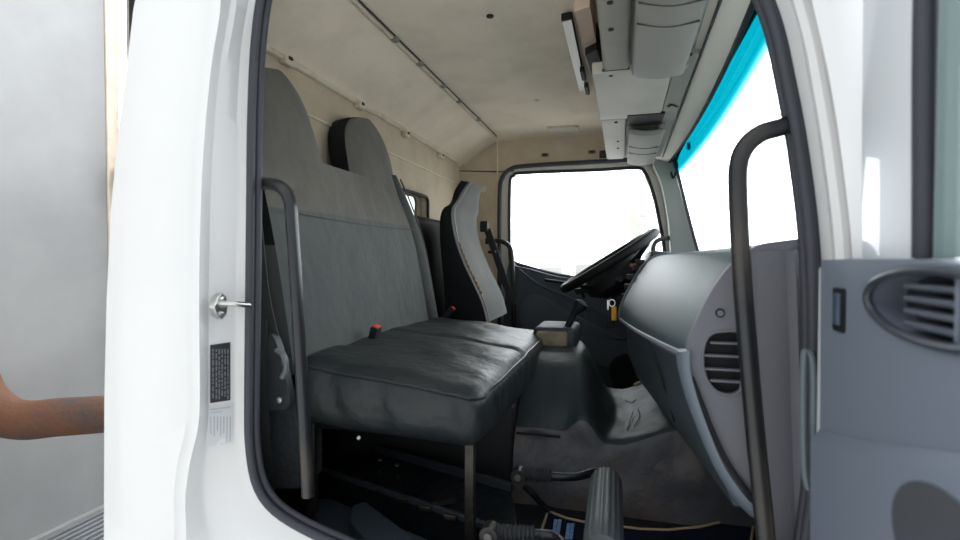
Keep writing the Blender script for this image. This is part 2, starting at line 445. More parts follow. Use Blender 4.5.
def lev(loop, Y, shift=0):
    r = byangle([(p.x, p.z) for p in loop], cen, N)
    out = []
    for x, z in r:
        dx, dz = x-cen[0], z-cen[1]; l = math.hypot(dx, dz)
        out.append((x+dx/l*shift, Y, z+dz/l*shift))
    return out
def mixl(a, b, t, Y): return [(p[0]*(1-t)+q[0]*t, Y, p[2]*(1-t)+q[2]*t) for p, q in zip(a, b)]
A0 = lev(sk, .815); A1 = lev(sk, .803, -.008); A2 = lev(cr2, .7925, .006); A3 = lev(cr2, .797)
A4 = lev(cr1, .800, -.002); A5 = lev(jamb, .838, .004); A6 = lev(jamb, .846, -.004)
A7 = lev(flange, .880, .004); A8 = lev(flange, .885, -.004); A9 = lev(seal, .886, .001)
A1b = mixl(A1, A2, .5, .790)
B9 = [(x, .93, z) for x, y, z in lev(flange, .93, .0)]; B0 = [(p[0], .93, p[2]) for p in A0]
cab = thing('truck_cab', 'white painted truck cab body side around the open doorway', 'truck cab', (-.25,.83,-1.05))
side = finish(loft([A0, A1, A1b, A2, A3, A4, A5, A6, A7, A8, A9, B9, B0], loop=True, closed=True, caps=False), 'body_side', PAINT, cab, ang=42)
# outer skins closing the shell (behind, above, below)
finish(plate([(-1.0,y,z) for y, z in ((.93,-1.0), (3.02,-1.0), (3.02,.75), (.93,.75))], [[(-1.0,y,z) for y, z in hole]], (.005,0,0)), 'rear_panel', PAINT, cab)
finish(rbox(.625, .665, .83, 3.0, -1.05, -.04, .015, (1,4,3)), 'front_panel', PAINT, cab)
finish(box(-.98, .26, .90, 3.02, .76, .80), 'roof_panel', PAINT, cab, bevel=.01)
finish(box(-.95, .46, .94, 3.02, -1.0, -.76), 'underbody', BLACK, cab)
# rubber seal: double bulb following the opening
S = lev(seal, YS)
bm = tube([(x, YS-.004, z) for x, y, z in S], .0085 , seg=12, loop=True)
S2 = lev(seal, YS, -.005)
tube([(x, YS+.012, z) for x, y, z in S2], .0075, bm, 10, loop=True)
S3 = lev(seal, YS, .008)
tube([(x, YS+.004, z) for x, y, z in S3], .007, bm, 8, loop=True)
sealo = finish(bm, 'door_seal', RUBBER, cab)
# striker on the jamb
p = pX(217,306,-.752)
bm = plate([(-.752+.012, p.y+a, p.z+b) for a, b in [(-.020,0), (-.012,.018), (0,.026), (.012,.018), (.016,0), (.012,-.018), (0,-.026), (-.012,-.018)]], [], (-.014,0,0))
st = finish(bm, 'striker_plate', STEEL, cab, bevel=.002)
finish(tube(cr([(-.742,p.y-.006,p.z+.006), (-.715,p.y-.004,p.z+.006), (-.705,p.y+.006,p.z+.004), (-.705,p.y+.03,p.z), (-.72,p.y+.036,p.z)], 5), .0055, seg=10), 'striker_loop', STEEL, st)
for b in (.014, -.014):
    finish(screw((-.739,p.y-.002,p.z+b), (1,0,0), .006), 'striker_bolt', STEEL, st)
# the jamb surface is curved: find it for the stickers
def jamb_pt(u, v, lift=.0012):
    r = ray(u, v); best = None
    me = side.data
    dg = None
    return r
from mathutils.bvhtree import BVHTree
_vs = [v.co.copy() for v in side.data.vertices]; _fs = [tuple(p.vertices) for p in side.data.polygons]
_T = BVHTree.FromPolygons(_vs, _fs)
def on_body(u, v, lift=.0015):
    r = ray(u, v).normalized(); h = _T.ray_cast(Vector((0,0,0)), r, 5)
    n = h[1] if h[1].dot(r) < 0 else -h[1]
    return h[0]+n*lift
def body_patch(u0, v0, u1, v1, lift, nu=5, nv=9, skew=0):
    bm = bmesh.new(); G = []
    for j in range(nv+1):
        row = []
        for i in range(nu+1):
            u = u0+(u1-u0)*i/nu; v = v0+(v1-v0)*j/nv+skew*(i/nu)
            row.append(bm.verts.new(on_body(u, v, lift)))
        G.append(row)
    for j in range(nv):
        for i in range(nu): bm.faces.new((G[j][i], G[j][i+1], G[j+1][i+1], G[j+1][i]))
    return bm
def add_patch(bm, *a, **k):
    b = body_patch(*a, **k); vm = {}
    for v in b.verts: vm[v] = bm.verts.new(v.co)
    for f in b.faces: bm.faces.new([vm[v] for v in f.verts])
    b.free()
sk_ = finish(body_patch(210, 345, 230, 403, .0016, skew=-3), 'data_sticker', STICK, cab)
bm = bmesh.new()
for i in range(6):
    u = 212.2+i*2.9; v = 349
    while v < 396:
        l = random.uniform(1.5, 6); add_patch(bm, u, v, u+1.3, min(v+l, 399), .0026, nu=1, nv=1, skew=-.2); v += l+random.uniform(.8, 2)
finish(bm, 'sticker_print', PRINT, sk_)
pl = finish(body_patch(208, 406, 233, 446, .0014, skew=-3), 'paper_label', PLATE, cab)
bm = bmesh.new()
for i in range(7):
    u = 210+i*3.2; add_patch(bm, u, 416, u+1.2, random.uniform(430, 443), .0024, nu=1, nv=2)
add_patch(bm, 210, 408.5, 230, 410, .0024, nu=3, nv=1, skew=-2.5); add_patch(bm, 210, 412, 222, 413, .0024, nu=3, nv=1, skew=-1.5)
finish(bm, 'label_print', PRINT2, pl)
# A pillar outer corner (the pillar curves away forward to the windshield)
rings = []
for z in [(-1.0), (-.5), (-.1), (.05), (.2), (.4), (.55), (.70)]:
    xo = .42 if z < 0 else .42-.20*z
    rings.append([(xo-.03,.86,z), (xo-.035,.805,z), (xo-.03,.812,z), (xo+.02,.85,z), (xo+.03,.90,z), (xo-.0,.905,z), (xo-.03,.90,z)])
finish(loft(rings), 'front_pillar', PAINT, cab, ang=60)

# ================================================================ grab rails
def rail(name, label, path, r, tpath):
    t = thing(name, label, 'grab rail', path[-1], 'curved grab rails at the doorways')
    finish(tube(cr(path, 8), r, seg=14), 'rail_tube', RAIL, t)
    for q, nrm in tpath:
        finish(tube([Vector(q)-Vector(nrm)*.012, Vector(q)+Vector(nrm)*.004], [r*1.5, r*1.3], seg=14), 'mounting_foot', BLACK, t)
    return t
P = [pY(*a) for a in ((255,184,.915), (272,184,.90), (284,190,.892), (290,203,.89), (292,225,.89), (297,300,.89), (303,400,.895), (308,496,.90))]
g = rail('grab_rail', 'black curved grab rail at the near rear edge of the doorway, left of the bench', P, .0125, [(P[0], (1,0,0))])
P = [pY(*a) for a in ((792,123,.89), (782,127,.882), (762,133,.875), (747,145,.87), (739,163,.87), (738,195,.87), (743,290,.87), (754,420,.87), (765,530,.87), (768,570,.875))]
g = rail('grab_rail', 'long black grab rail curving in front of the windshield and dashboard end', P, .0140, [(P[-1], (0,0,1))])
P = [pY(*a) for a in ((488,241,2.90), (500,241,2.87), (509,246,2.86), (512,258,2.86), (513,290,2.86), (514,330,2.86))]
g = rail('grab_rail', 'short black grab rail beside the driver seat, left of the far window', P, .0135, [(P[0], (1,0,0)), (P[-1], (0,0,1))])
P = [pY(*a) for a in ((671,238,2.90), (661,239,2.85), (654,245,2.84), (653,262,2.84), (654,300,2.84), (656,340,2.84))]
g = rail('grab_rail', 'dark grab rail hooked on the far front pillar behind the steering wheel', P, .0120, [(P[0], (-1,0,0)), (P[-1], (0,0,1))])

# ================================================================ bench seat
BY0, BY1 = 1.02, 1.93
def lean(z): return -.715-.20*(z+.24)
def backrest():
    bm = bmesh.new()
    def ring(z, y0, y1, th, pad, e=1.0, fx=0):
        X = lean(z)+fx; out = []; n = 22; w = (y1-y0)/2; c = (y0+y1)/2
        for k in range(n+1):                             # front, rounded at both edges
            s = -1+2*k/n; out.append((X+pad*(1-abs(s)**5)-pad*.9, c+w*s, z))
        for k in range(5): pass
        out.append((X-th*.5, y1+.004, z)); out.append((X-th, y1-.012, z)); out.append((X-th, y0+.012, z)); out.append((X-th*.5, y0-.004, z))
        return out
    rs = []
    for z in [-.27, -.25, -.22, -.15, -.05, .03, .08, .12, .15, .18, .21, .235, .255, .265]:
        t = max(0, (z-.02)/.29); t0 = max(0, (z-.1)/.2)
        y0 = BY0+.02; y1 = BY1-.10*t*t-.02*t
        e = 0
        if z > .24: e = .015*((z-.24)/.025)
        rs.append(ring(z, y0+e, y1-e, .10 if z < .3 else .07, .022, fx=(.012*math.sin((z+.27)*5) if z < .3 else -.01)))
    loft(rs, bm)
    for (c, w0, w1) in ((1.165,.205,.138), (1.650,.185,.166)):
        rs = []
        for k in range(19):
            t = k/18; z = .17+.312*math.sin(t*math.pi/2)
            w = w0+(w1-w0)*min(1, (z-.17)/.2)**.7
            if z > .35: w = w1*math.sqrt(max(.01, 1-((z-.35)/.133)**2.1))
            rs.append(ring(z, c-w, c+w, .085 if k < 14 else .085*(1-(k-14)*.10), .02, fx=.006))
        loft(rs, bm)
    bmesh.ops.recalc_face_normals(bm, faces=bm.faces[:])
    for f in bm.faces:
        if f.normal.x < .35 and f.calc_center_median().z > .0: f.material_index = 1
        elif f.normal.x < .1: f.material_index = 1
        elif f.calc_center_median().z > .115: f.material_index = 2
    return bm
bench = thing('bench_seat', 'double passenger bench seat with grey fabric backrests and black vinyl cushion', 'seat', (-.5,1.48,FLOOR))
finish(backrest(), 'backrest', [FABRIC, BLACKV, FABRICW], bench, ang=50, recalc=False)
# side bolster fold of the backrest
def bolster():
    rs = []
    for k in range(15):
        t = k/14; z = .305-.55*t
        y = BY1-.10*max(0, (z-.02)/.29)**2-.02*max(0, (z-.02)/.29)
        w = .012+.030*math.sin(t*math.pi)**.8
        X = lean(z)+.012
        rs.append([(X+.008-.02*a*a, y+a*w-.012-.03*(1-t)**3, z) for a in (-1,-.5,0,.5,1)]+[(X-.08, y+w-.012-.03*(1-t)**3, z), (X-.08, y-w-.012-.03*(1-t)**3, z)])
    return loft(rs)
finish(bolster(), 'backrest_bolster', FABRIC, bench, ang=60)
P = [(lean(z)+.006, BY1+.022-.10*max(0, (z-.02)/.29)**2-.02*max(0, (z-.02)/.29)+.012*math.sin((.305-z)/.55*math.pi), z) for z in [.30-.55*k/14 for k in range(15)]]
finish(tube(P, .0035, seg=6), 'piping', mat('piping_grey', (.10,.10,.10), .5), bench)
# seam lines across the backrest
bm = tube(cr([(lean(.115)+.0145+.002, y, .115-.012*math.sin((y-1.0)*3)) for y in (1.06,1.2,1.35,1.5,1.65,1.78,1.86)], 4), .0018, seg=6)
finish(bm, 'backrest_seam', mat('seam_thread', (.08,.08,.078), .8), bench)
# cushion
def cfn(p):
    x, y, z = p
    t = (x+.72)/.44                                      # 0 rear .. 1 front
    zz = z
    if z > -.33:
        k = min(1, (z+.33)/.07)
        zz += k*(.012-.045*max(0, t)**1.6)
        zz += k*.012*math.cos((y-1.475)*math.pi/.9)
        zz -= k*.010*math.exp(-((y-1.475)/.012)**2)
        zz += k*.0025*math.sin(x*31+y*9)*math.cos(y*23)
    zz -= .018*max(0, t)*(1-min(1, max(0, (z+.38)/.1)))
    x += .014*math.sin((y-BY0)/(BY1-BY0)*math.pi)*max(0, t)
    bul = .5-abs((z+.315)/.14)
    y += (-1 if y < 1.3 else (1 if y > 1.65 else 0))*.008*max(0, bul)*2
    if y < 1.06: y += (.0045*math.sin(x*62+z*14)+.003*math.sin(x*105+z*30))*max(0, 1-abs(z+.31)/.07)
    if t < .25 and y < 1.2: zz += .01*(1-t*4)
    return (x, y, zz)
bm = rbox(-.73, -.275, BY0, BY1+.04, -.385, -.245, .045, (22,44,6), cfn)
finish(bm, 'cushion', VINYL, bench, ang=70)
# piping around the top edge of the cushion
def pipe_pt(x, y): return Vector(cfn((x, y, -.262)))
P = []
for x in [-.70+.40*k/14 for k in range(15)]: P.append(pipe_pt(x, BY0+.006))
for a in (20, 45, 70):
    a = math.radians(a); P.append(pipe_pt(-.32+.045*math.sin(a)+.0, BY0+.04-.045*math.cos(a)+.010))
for y in [BY0+.06+.88*k/16 for k in range(16)]: P.append(pipe_pt(-.282, y))
finish(tube(P, .0032, seg=6), 'cushion_piping', VINYL, bench)
# under frame
finish(rbox(-.70, -.33, BY0+.06, BY1, -.405, -.380, .008, (2,2,1)), 'seat_pan', BLKMET, bench)
for (x, y) in ((-.345,1.065), (-.345,1.86), (-.70,1.065)):
    q = pY(470,440,1.065) if y < 1.1 and x > -.5 else Vector((x, y, 0))
    bm = box(q.x-.011, q.x+.011, y-.008, y+.008, FLOOR+.0, -.385)
    finish(bm, 'leg', DARKM, bench, bevel=.003)
p = pY(360,437,1.05)
finish(screw((p.x,1.045,p.z), (0,-1,0), .005), 'frame_bolt', STEEL, bench)
# seat base frame on the floor
def rail_box(a, b, w, h):
    a = Vector(a); b = Vector(b); d = (b-a).normalized(); s = Vector((-d.y, d.x, 0))*w/2; u = Vector((0,0,h/2))
    return loft([[q-s-u, q+s-u, q+s+u, q-s+u] for q in (a, b)])
base = thing('metal_tray', 'black metal tray with side rails on floor under the bench', 'tray', (-.45,1.25,FLOOR))
a0, a1 = pZ(292,462,-.60), pZ(520,541,-.60); b0, b1 = pZ(375,452,-.60), pZ(512,492,-.60)
finish(plate([a0, a1, b1, b0], [], (0,0,-.095)), 'tray', BLKMET, base, bevel=.003)
finish(rail_box(a0+Vector((0,0,.008)), a1+Vector((0,0,.008)), .012, .016), 'near_rail', RAILM, base, bevel=.003)
finish(rail_box(b0+Vector((0,0,.012)), b1+Vector((0,0,.012)), .014, .024), 'far_rail', RAILM, base, bevel=.003)
for (u, v) in ((380,456), (397,461)):
    p = pZ(u, v, -.575); finish(screw((p.x,p.y,-.585), (0,0,1), .008), 'rail_bolt', STEEL, base)
for (u, v) in ((357,481), (380,490), (403,500), (425,509), (450,518)):
    p = pZ(u, v, -.592); finish(rbox(p.x-.014, p.x+.014, p.y-.004, p.y+.004, -.596, -.585, .002, (1,1,1)), 'rail_tab', DARKM, base)
a0, a1 = pZ(430,505,-.585), pZ(455,500,-.585)
finish(rail_box(a0, a1, .008, .01), 'cross_bar', DARKM, base)

# small side wedge trim by the sill
q = [pZ(u, v, -.56) for u, v in ((352,505), (365,500), (412,535), (420,552), (375,552), (350,520))]
tag(finish(plate(q, [], (0,0,-.035)), 'sill_cover', mat('sill_grey', (.018,.025,.033), .5), bevel=.006), 'dark grey plastic step cover just inside the near door sill', 'trim')
q = [pZ(u, v, -.60) for u, v in ((300,500), (330,497), (480,560), (470,600), (380,590))]
structure(finish(plate(q, [], (0,0,-.09)), 'trim_10', mat('sill_inner', (.02,.026,.034), .5), bevel=.008))

# red-button buckles
def buckle(p, d, label):
    p = Vector(p); d = Vector(d).normalized()
    t = thing('seat_belt_buckle', label, 'buckle', p, 'black buckles with red buttons')
    s = d.cross(Vector((0,1,0))).normalized(); w = d.cross(s).normalized()
    def blk(a, b, hw, ht):
        return loft([[q+w*i*hw+s*j*ht for i, j in ((-1,-1), (1,-1), (1,1), (-1,1))] for q in (p+d*a, p+d*b)])
    finish(blk(-.01, .055, .017, .011), 'body', BLACK, t, bevel=.004)
    finish(blk(.052, .059, .013, .008), 'red_button', RED, t, bevel=.002)
    finish(tube([p-d*.05, p], .007, seg=8), 'stalk', BLACK, t)
    return t
p = pY(372,345,1.33)
buckle((p.x,p.y,p.z), (.30,-.05,1), 'black seat belt buckle with red button on the near bench seat')
p = pY(444,318,1.99)
buckle((p.x,p.y,p.z), (.55,.1,.6), 'small red and black buckle between the bench and the driver seat')

# near seat belt: webbing down the pillar, anchor bracket
t = thing('seat_belt', 'black seat belt webbing and anchor bracket at the bench near side', 'seat belt', pY(278,400,.97))
def strap(pts, w, th, dirv):
    dirv = Vector(dirv).normalized(); P = cr(pts, 6); rings = []
    for i, p in enumerate(P):
        tg = (P[min(i+1, len(P)-1)]-P[max(i-1, 0)]).normalized(); sd = (dirv-tg*dirv.dot(tg)).normalized(); nn = tg.cross(sd)
        rings.append([p-sd*w/2-nn*th/2, p+sd*w/2-nn*th/2, p+sd*w/2+nn*th/2, p-sd*w/2+nn*th/2])
    return loft(rings)
finish(strap([pY(255,225,.97), pY(262,290,.97), pY(272,340,.975), pY(282,385,.98)], .032, .003, (1,.2,0)), 'webbing', STRAP, t)
finish(strap([pY(262,320,.96), pY(264,400,.965), pY(266,450,.97), pY(270,490,.98)], .022, .003, (1,.2,0)), 'lower_webbing', STRAP, t)
q = cr([pY(u, v, .962) for u, v in ((268,338), (277,345), (289,395), (287,408), (276,410), (268,405))], 4, closed=True)
br = finish(plate(q, [], (0,.02,0)), 'anchor_bracket', mat('bracket_grey', (.022,.025,.028), .5), t, bevel=.004)
p = pY(279,400,.960); finish(screw(p, (0,-1,0), .007), 'bracket_bolt', STEEL, br)
p = pY(279,362,.95)
finish(tube(cr([pY(276,350,.955), pY(284,356,.955), pY(286,368,.955), pY(282,378,.955)], 5), .006, seg=8), 'belt_guide', mat('guide_grey', (.12,.14,.15), .35), t)
# lower side lining left of the bench
q = [pY(u, v, 1.0) for u, v in ((250,395), (292,395), (298,430), (298,490), (250,490))]
tag(finish(plate(q, [], (0,.10,0)), 'side_lining', mat('carpet_dark', (.02,.024,.028), .95, bump=.6, bscale=150, col2=(.035,.04,.045), nscale=60), bevel=.006), 'dark carpeted lining box low between door pillar and bench', 'lining')

# dark padded panel behind, between bench and driver seat
bm = rbox(-.90, -.82, 1.96, 2.48, -.45, .185, .035, (3,6,12), lambda p: (p.x-.05*(p.z+.1), p.y, p.z))
pad = tag(finish(bm, 'padded_panel', BLACKV, ang=60), 'wide black padded panel upright below the rear window, behind both seats', 'panel')

# ================================================================ driver seat
ds = thing('driver_seat', 'driver seat with light grey fabric front and black vinyl side bolster', 'seat', (-.5,2.32,FLOOR))
front = [(470,181), (464,190), (459,200), (454,209), (454,222), (458,242), (466,264), (476,285), (484,303), (489,322)]
back = [(460,180), (454,190), (450,203), (443,209), (440,220), (440,240), (442,265), (444,290), (445,310), (446,325)]
DY0, DY1 = 2.10, 2.50
F = cr([pY(u, v, DY0) for u, v in front], 4); B = cr([pY(u, v, DY0) for u, v in back], 4)
def dseat(y0, y1, pad, fwd=0, hw=.06):
    rings = []; n = len(F)
    for i in range(n):
        f = F[i]; b = B[i]; t = i/(n-1)
        ins = hw*max(0, 1-t/.28)**.7 if t < .28 else 0
        ya, yb = y0+ins*.25, y1-ins*2.8
        ring = []
        for k in range(13):
            s = -1+2*k/12; ring.append((f.x+fwd-pad*(abs(s)**4), (ya+yb)/2+(yb-ya)/2*s, f.z))
        ring += [(b.x*.6+f.x*.4, yb+.006, f.z), (b.x, yb-.02, b.z), (b.x, ya+.0, b.z), (b.x*.6+f.x*.4, ya-.006, f.z)]
        rings.append(ring)
    return loft(rings)
bm = dseat(DY0, DY1, .01)
bmesh.ops.recalc_face_normals(bm, faces=bm.faces[:])
for f in bm.faces:
    if f.normal.x < .45: f.material_index = 1
finish(bm, 'backrest', [FABRICL, BLACKV], ds, ang=55, recalc=False)
finish(tube([(f.x+.002, DY0+.004+(.06*.25*max(0,1-(i/(len(F)-1))/.28)**.7 if i/(len(F)-1) < .28 else 0), f.z) for i, f in enumerate(F)], .004, seg=6), 'piping', mat('piping_light', (.35,.34,.32), .5), ds)
# torn foam showing along the piping
i0 = int(len(F)*.55); bm = bmesh.new()
for i in range(i0, len(F)-7):
    f = F[i]; g2 = F[i+1]
    tube([(f.x+.004, DY0+.004, f.z), ((f.x+g2.x)/2+.009, DY0-.002, (f.z+g2.z)/2), (g2.x+.004, DY0+.004, g2.z)], [.003,.006+.002*random.random(),.003], bm, 6)
finish(bm, 'torn_edge', mat('torn_foam', (.42,.30,.20), .9), ds)
bm = rbox(-.60, -.33, DY0+.0, DY1+.04, -.45, -.36, .04, (6,8,3))
finish(bm, 'cushion', VINYL, ds, ang=70)
finish(rbox(-.58, -.34, DY0+.08, DY1-.05, FLOOR, -.43, .02, (2,2,2)), 'pedestal', BLACK, ds)
# driver belt
t = thing('seat_belt', 'driver seat belt with webbing slanting down beside the far grab rail', 'seat belt', pY(512,300,2.62))
finish(strap([pY(487,229,2.56), pY(495,252,2.60), pY(505,282,2.62), pY(513,305,2.64)], .035, .004, (1,.1,.2)), 'webbing', STRAP, t)
finish(rbox(*(lambda p: (p.x-.02, p.x+.02, p.y-.01, p.y+.012, p.z-.03, p.z+.025))(pY(484,226,2.55)), .006, (2,1,2)), 'shoulder_guide', BLACK, t)
p = pY(492,252,2.575); finish(rbox(p.x-.02, p.x+.02, p.y-.006, p.y+.006, p.z-.008, p.z+.008, .003, (1,1,1)), 'latch_plate', BLACK, t)

# ================================================================ engine tunnel
def tz(x):
    def ss(a, b, t): t = min(1, max(0, (t-a)/(b-a))); return t*t*(3-2*t)
    return -.315-.195*ss(-.17, -.045, x)+.085*ss(-.02, .22, x)
def sec(x):
    top = tz(x); hump = (top+.51)/.195; hump = min(1, max(0, hump))
    nz = .004*math.sin(x*21)+.003*math.sin(x*47+1)
    dx = .0
    pts = [(1.445,-.70), (1.450,-.66), (1.458,-.60), (1.470+nz,-.545), (1.480+nz*2,-.512-.002*hump), (1.494,-.497+.0*hump),
           (1.515+.012*hump, -.495*(1-hump*.0)+.045*hump), (1.55+.02*hump, top*.5-.25+.0), (1.61+.03*hump, top-.034*hump), (1.72, top-.008*hump), (1.82, top+.002), (1.92, top+.0), (2.06, top-.005), (2.10, top-.03), (2.12, top-.1), (2.13,-.70)]
    # on the flat part the shoulder simply rounds over to the top
    if hump < 1:
        flat = [(1.445,-.70), (1.450,-.66), (1.458,-.62), (1.468+nz,-.58), (1.478+nz,-.55), (1.492,top-.012), (1.515,top-.001), (1.56,top), (1.62,top-.004), (1.70,top-.006), (1.80,top-.004), (1.92,top), (2.06,top), (2.10,top-.01), (2.12,top-.1), (2.13,-.70)]
        pts = [(a[0]*hump+b[0]*(1-hump), a[1]*hump+b[1]*(1-hump)) for a, b in zip(pts, flat)]
    P = cr([(x, y, z) for y, z in pts], 4)
    return [(p.x+.012*math.sin((p.y-1.4)*6)*0, p.y+.003*math.sin(p.z*40+x*13), p.z+.0015*math.sin(x*37+p.y*11)*math.sin(p.y*19+x*5)) for p in P]
xs = [-.30+.86*k/90 for k in range(91)]
# the lip between hump and plate runs on a slant, so the stations swing forward toward the middle
def swing(p):
    x, y, z = p
    w = math.exp(-((x+.10)/.16)**2)
    return (x+w*(.035*math.sin((y-1.45)/.65*math.pi)), y, z)
tun = thing('engine_tunnel', 'black vinyl covered engine tunnel with stained side between the seats', 'engine cover', (-.05,1.78,FLOOR))
rings = [[swing(p) for p in sec(x)] for x in xs]
bm = loft(rings)
bmesh.ops.recalc_face_normals(bm, faces=bm.faces[:])
nr = len(rings[0])
bm.faces.ensure_lookup_table()
for i in range((len(rings)-1)*nr):
    if i % nr < 20: bm.faces[i].material_index = 1
finish(bm, 'vinyl_cover', [TUNNEL, TUNNELS], tun, ang=70, recalc=False)
P = [swing((x, sec(x)[16][1]-.001, -.508)) for x in [-.295, -.27, -.24, -.205, -.17]]
finish(tube(cr([(p[0], 1.476, p[2]) for p in P], 4), .0035, seg=6), 'cover_seam', BLACK, tun)
finish(tube(cr([(-.38,1.62,-.36), (-.35,1.75,-.308), (-.28,1.86,-.300)], 5), .004, seg=6), 'cover_strap', BLACK, tun)
finish(rbox(-.90, -.302, 1.49, 2.08, FLOOR, -.43, .02, (3,3,2)), 'tunnel_core', mat('core_grey', (.022,.022,.024), .6), tun)
# base trim of the tunnel
P = [pZ(u, v, FLOOR+.012) for u, v in ((560,500), (600,508), (660,514), (700,512), (745,500))]
finish(tube(cr(P, 5), .009, seg=8, flat=(1,.6)), 'base_trim', BLACK, tun)
# worn torn rim on the plate and a chrome fastener
P = [pY(u, v, 2.085) for u, v in ((634,383), (642,380), (650,377), (657,376))]
finish(tube(cr([(p.x, 2.085, tz(p.x)+.004) for p in P], 3), [.004,.007,.006,.008,.005,.008,.006,.007,.008,.004], seg=6), 'torn_rim', mat('torn_backing', (.45,.36,.27), .9), tun)
p = pY(666,379,1.85)
finish(tube([(p.x,p.y,p.z-.012), (p.x,p.y-.01,p.z), (p.x-.01,p.y-.02,p.z+.006)], [.013,.013,.009], seg=12), 'fastener', STEEL, tun)
# wrinkle creases on the plate
for c0 in (((625,398), (632,402), (636,400)), ((633,411), (630,420), (627,428)), ((638,410), (640,418), (634,426)), ((650,398), (664,394), (680,392))):
    P = [pZ(u, v, -.500) for u, v in c0]
    finish(tube([(p.x, p.y, tz(p.x-.02)+.002) for p in P], .0013, seg=5), 'crease', BLACK, tun)

# gear console and lever
gc = thing('gear_console', 'low grey gear console wrapped in worn brown cloth on the tunnel', 'console', (-.23,1.95,-.32))
finish(rbox(-.31, -.155, 1.86, 2.08, -.33, -.25, .018, (3,3,2)), 'box', mat('console_slate', (.04,.048,.052), .6, spec=.3), gc)
bm = rbox(-.298, -.185, 1.852, 1.90, -.318, -.262, .010, (6,2,3), lambda p: (p.x, p.y+.003*math.sin(p.x*90)*math.cos(p.z*60), p.z))
finish(bm, 'worn_cloth', CLOTH, gc)
gl_ = thing('gear_lever', 'gear lever with black knob leaning above the brown cloth gaiter', 'gear lever', pY(566,332,1.93))
P = [pY(u, v, 1.90) for u, v in ((562,336), (568,326), (574,314), (578,306))]
finish(tube(cr(P, 4), [.012]*5+[.013]*8, seg=10), 'shaft', BLACK, gl_)
finish(tube(cr([pY(u, v, 1.895) for u, v in ((563,333), (567,327))], 4), .011, seg=10), 'chrome_collar', STEEL, gl_)
k0, k1 = pY(574,314,1.90), pY(582,303,1.90)
P = [k0, k0.lerp(k1,.4), k0.lerp(k1,.75), k1, k1+Vector((.004,0,.006))]
finish(tube(P, [.013,.018,.026,.025,.012], seg=14), 'knob', BLACK, gl_)

# keys and tag hanging from the ignition
kt = thing('key_bunch', 'bunch of keys with a bright orange tag hanging under the wheel', 'keys', pY(613,300,2.12))
finish(tube([pY(612+3*math.cos(a), 303+3.5*math.sin(a), 2.12) for a in [k*math.pi/6 for k in range(12)]], .0025, loop=True, seg=6), 'key_ring', STEEL, kt)
finish(rbox(*(lambda p: (p.x-.010, p.x+.010, p.y-.004, p.y+.004, p.z-.03, p.z+.026))(pY(614,313,2.12)), .004, (2,1,2)), 'orange_tag', ORANGE, kt)
finish(rbox(*(lambda p: (p.x-.016, p.x+.012, p.y-.006, p.y+.006, p.z-.014, p.z+.014))(pY(611,325,2.12)), .005, (1,1,1)), 'key_fob', BLACK, kt)
finish(rbox(*(lambda p: (p.x-.004, p.x+.004, p.y-.002, p.y+.002, p.z-.02, p.z+.02))(pY(608,305,2.12)), .0015, (1,1,1)), 'key_blade', STEEL, kt)

# ================================================================ dashboard
near = [(812,238), (800,241), (780,242), (760,245), (745,254), (730,267), (716,285), (704,305), (694,327), (686,345), (683,353)]
farp = [(716,252), (704,253), (690,254), (672,254), (655,257), (645,264), (638,274), (632,284), (626,296), (621,308), (620,318)]
Yn, Yd = .955, 1.90
NP = cr([pY(u, v, Yn) for u, v in near], 3); FP = cr([pY(u, v, Yd) for u, v in farp], 3)
dash = thing('dashboard', 'blue-grey truck dashboard with rounded padded top and glovebox', 'dashboard', (.25,1.4,-.42))
rings = []
M = 26
for j in range(M+1):
    t = j/M; s = t
    r = [(a.x*(1-s)+b.x*s-.012*math.sin(s*math.pi), Yn+(Yd-Yn)*t, a.z*(1-s)+b.z*s) for a, b in zip(NP, FP)]
    x0 = .47
    r = [(x0, r[0][1], -.02)]+r+[(r[-1][0]+.03, r[0][1], r[-1][2]-.010), (x0, r[0][1], r[-1][2]-.01)]
    rings.append(r)
finish(loft(rings), 'upper_pad', DASH, dash, ang=60)
# far half of the dash behind the steering wheel, lower
rings2 = []
for j in range(5):
    Y = Yd+.001+(2.84-Yd)*j/4
    rings2.append([(.47,Y,-.03), (.2,Y,-.02), (.10,Y,-.035), (.075,Y,-.07), (.06,Y,-.16), (.08,Y,-.30), (.15,Y,-.42), (.47,Y,-.42)])
finish(loft(rings2), 'driver_side', mat('dash_dark', (.022,.026,.030), .5), dash, ang=50)
# ledge lip below the pad
def lerp_edge(t, dx=0, dz=0):
    a = NP[-1]; b = FP[-1]; return Vector((a.x*(1-t)+b.x*t-.012*math.sin(t*math.pi)+dx, Yn+(Yd-Yn)*t, a.z*(1-t)+b.z*t+dz))
finish(tube([lerp_edge(k/16, .002, -.004) for k in range(17)], .007, seg=8), 'ledge_trim', TRIMB, dash)
# glovebox / lower panel
rings = []
for j in range(13):
    t = j/12; e = lerp_edge(t); low = Vector((.185-.13*t, e.y, -.42)); 
    m1 = e.lerp(low, .15)+Vector((.012,0,0)); m2 = e.lerp(low, .6)+Vector((-.008,0,0))
    rings.append([(e.x+.010, e.y, e.z-.006), tuple(m1), tuple(m2), tuple(low), (.47, e.y, low.z), (.47, e.y, e.z-.006)])
finish(loft(rings), 'lower_panel', DASHL, dash, ang=50)
P = []
for t, f in ((.30,.02), (.30,.3), (.32,.6), (.36,.85)):
    e = lerp_edge(t); low = Vector((.185-.13*t, e.y, -.42)); P.append(e.lerp(low, f)+Vector((-.004,0,0)))
finish(tube(cr(P, 5), .0022, seg=6), 'glovebox_gap', BLACK, dash)
# rim of the driver side end of the pad
finish(tube([(p.x-.002, Yd+.002, p.z) for p in FP], .0055, seg=8), 'pad_rim', TRIMB, dash)
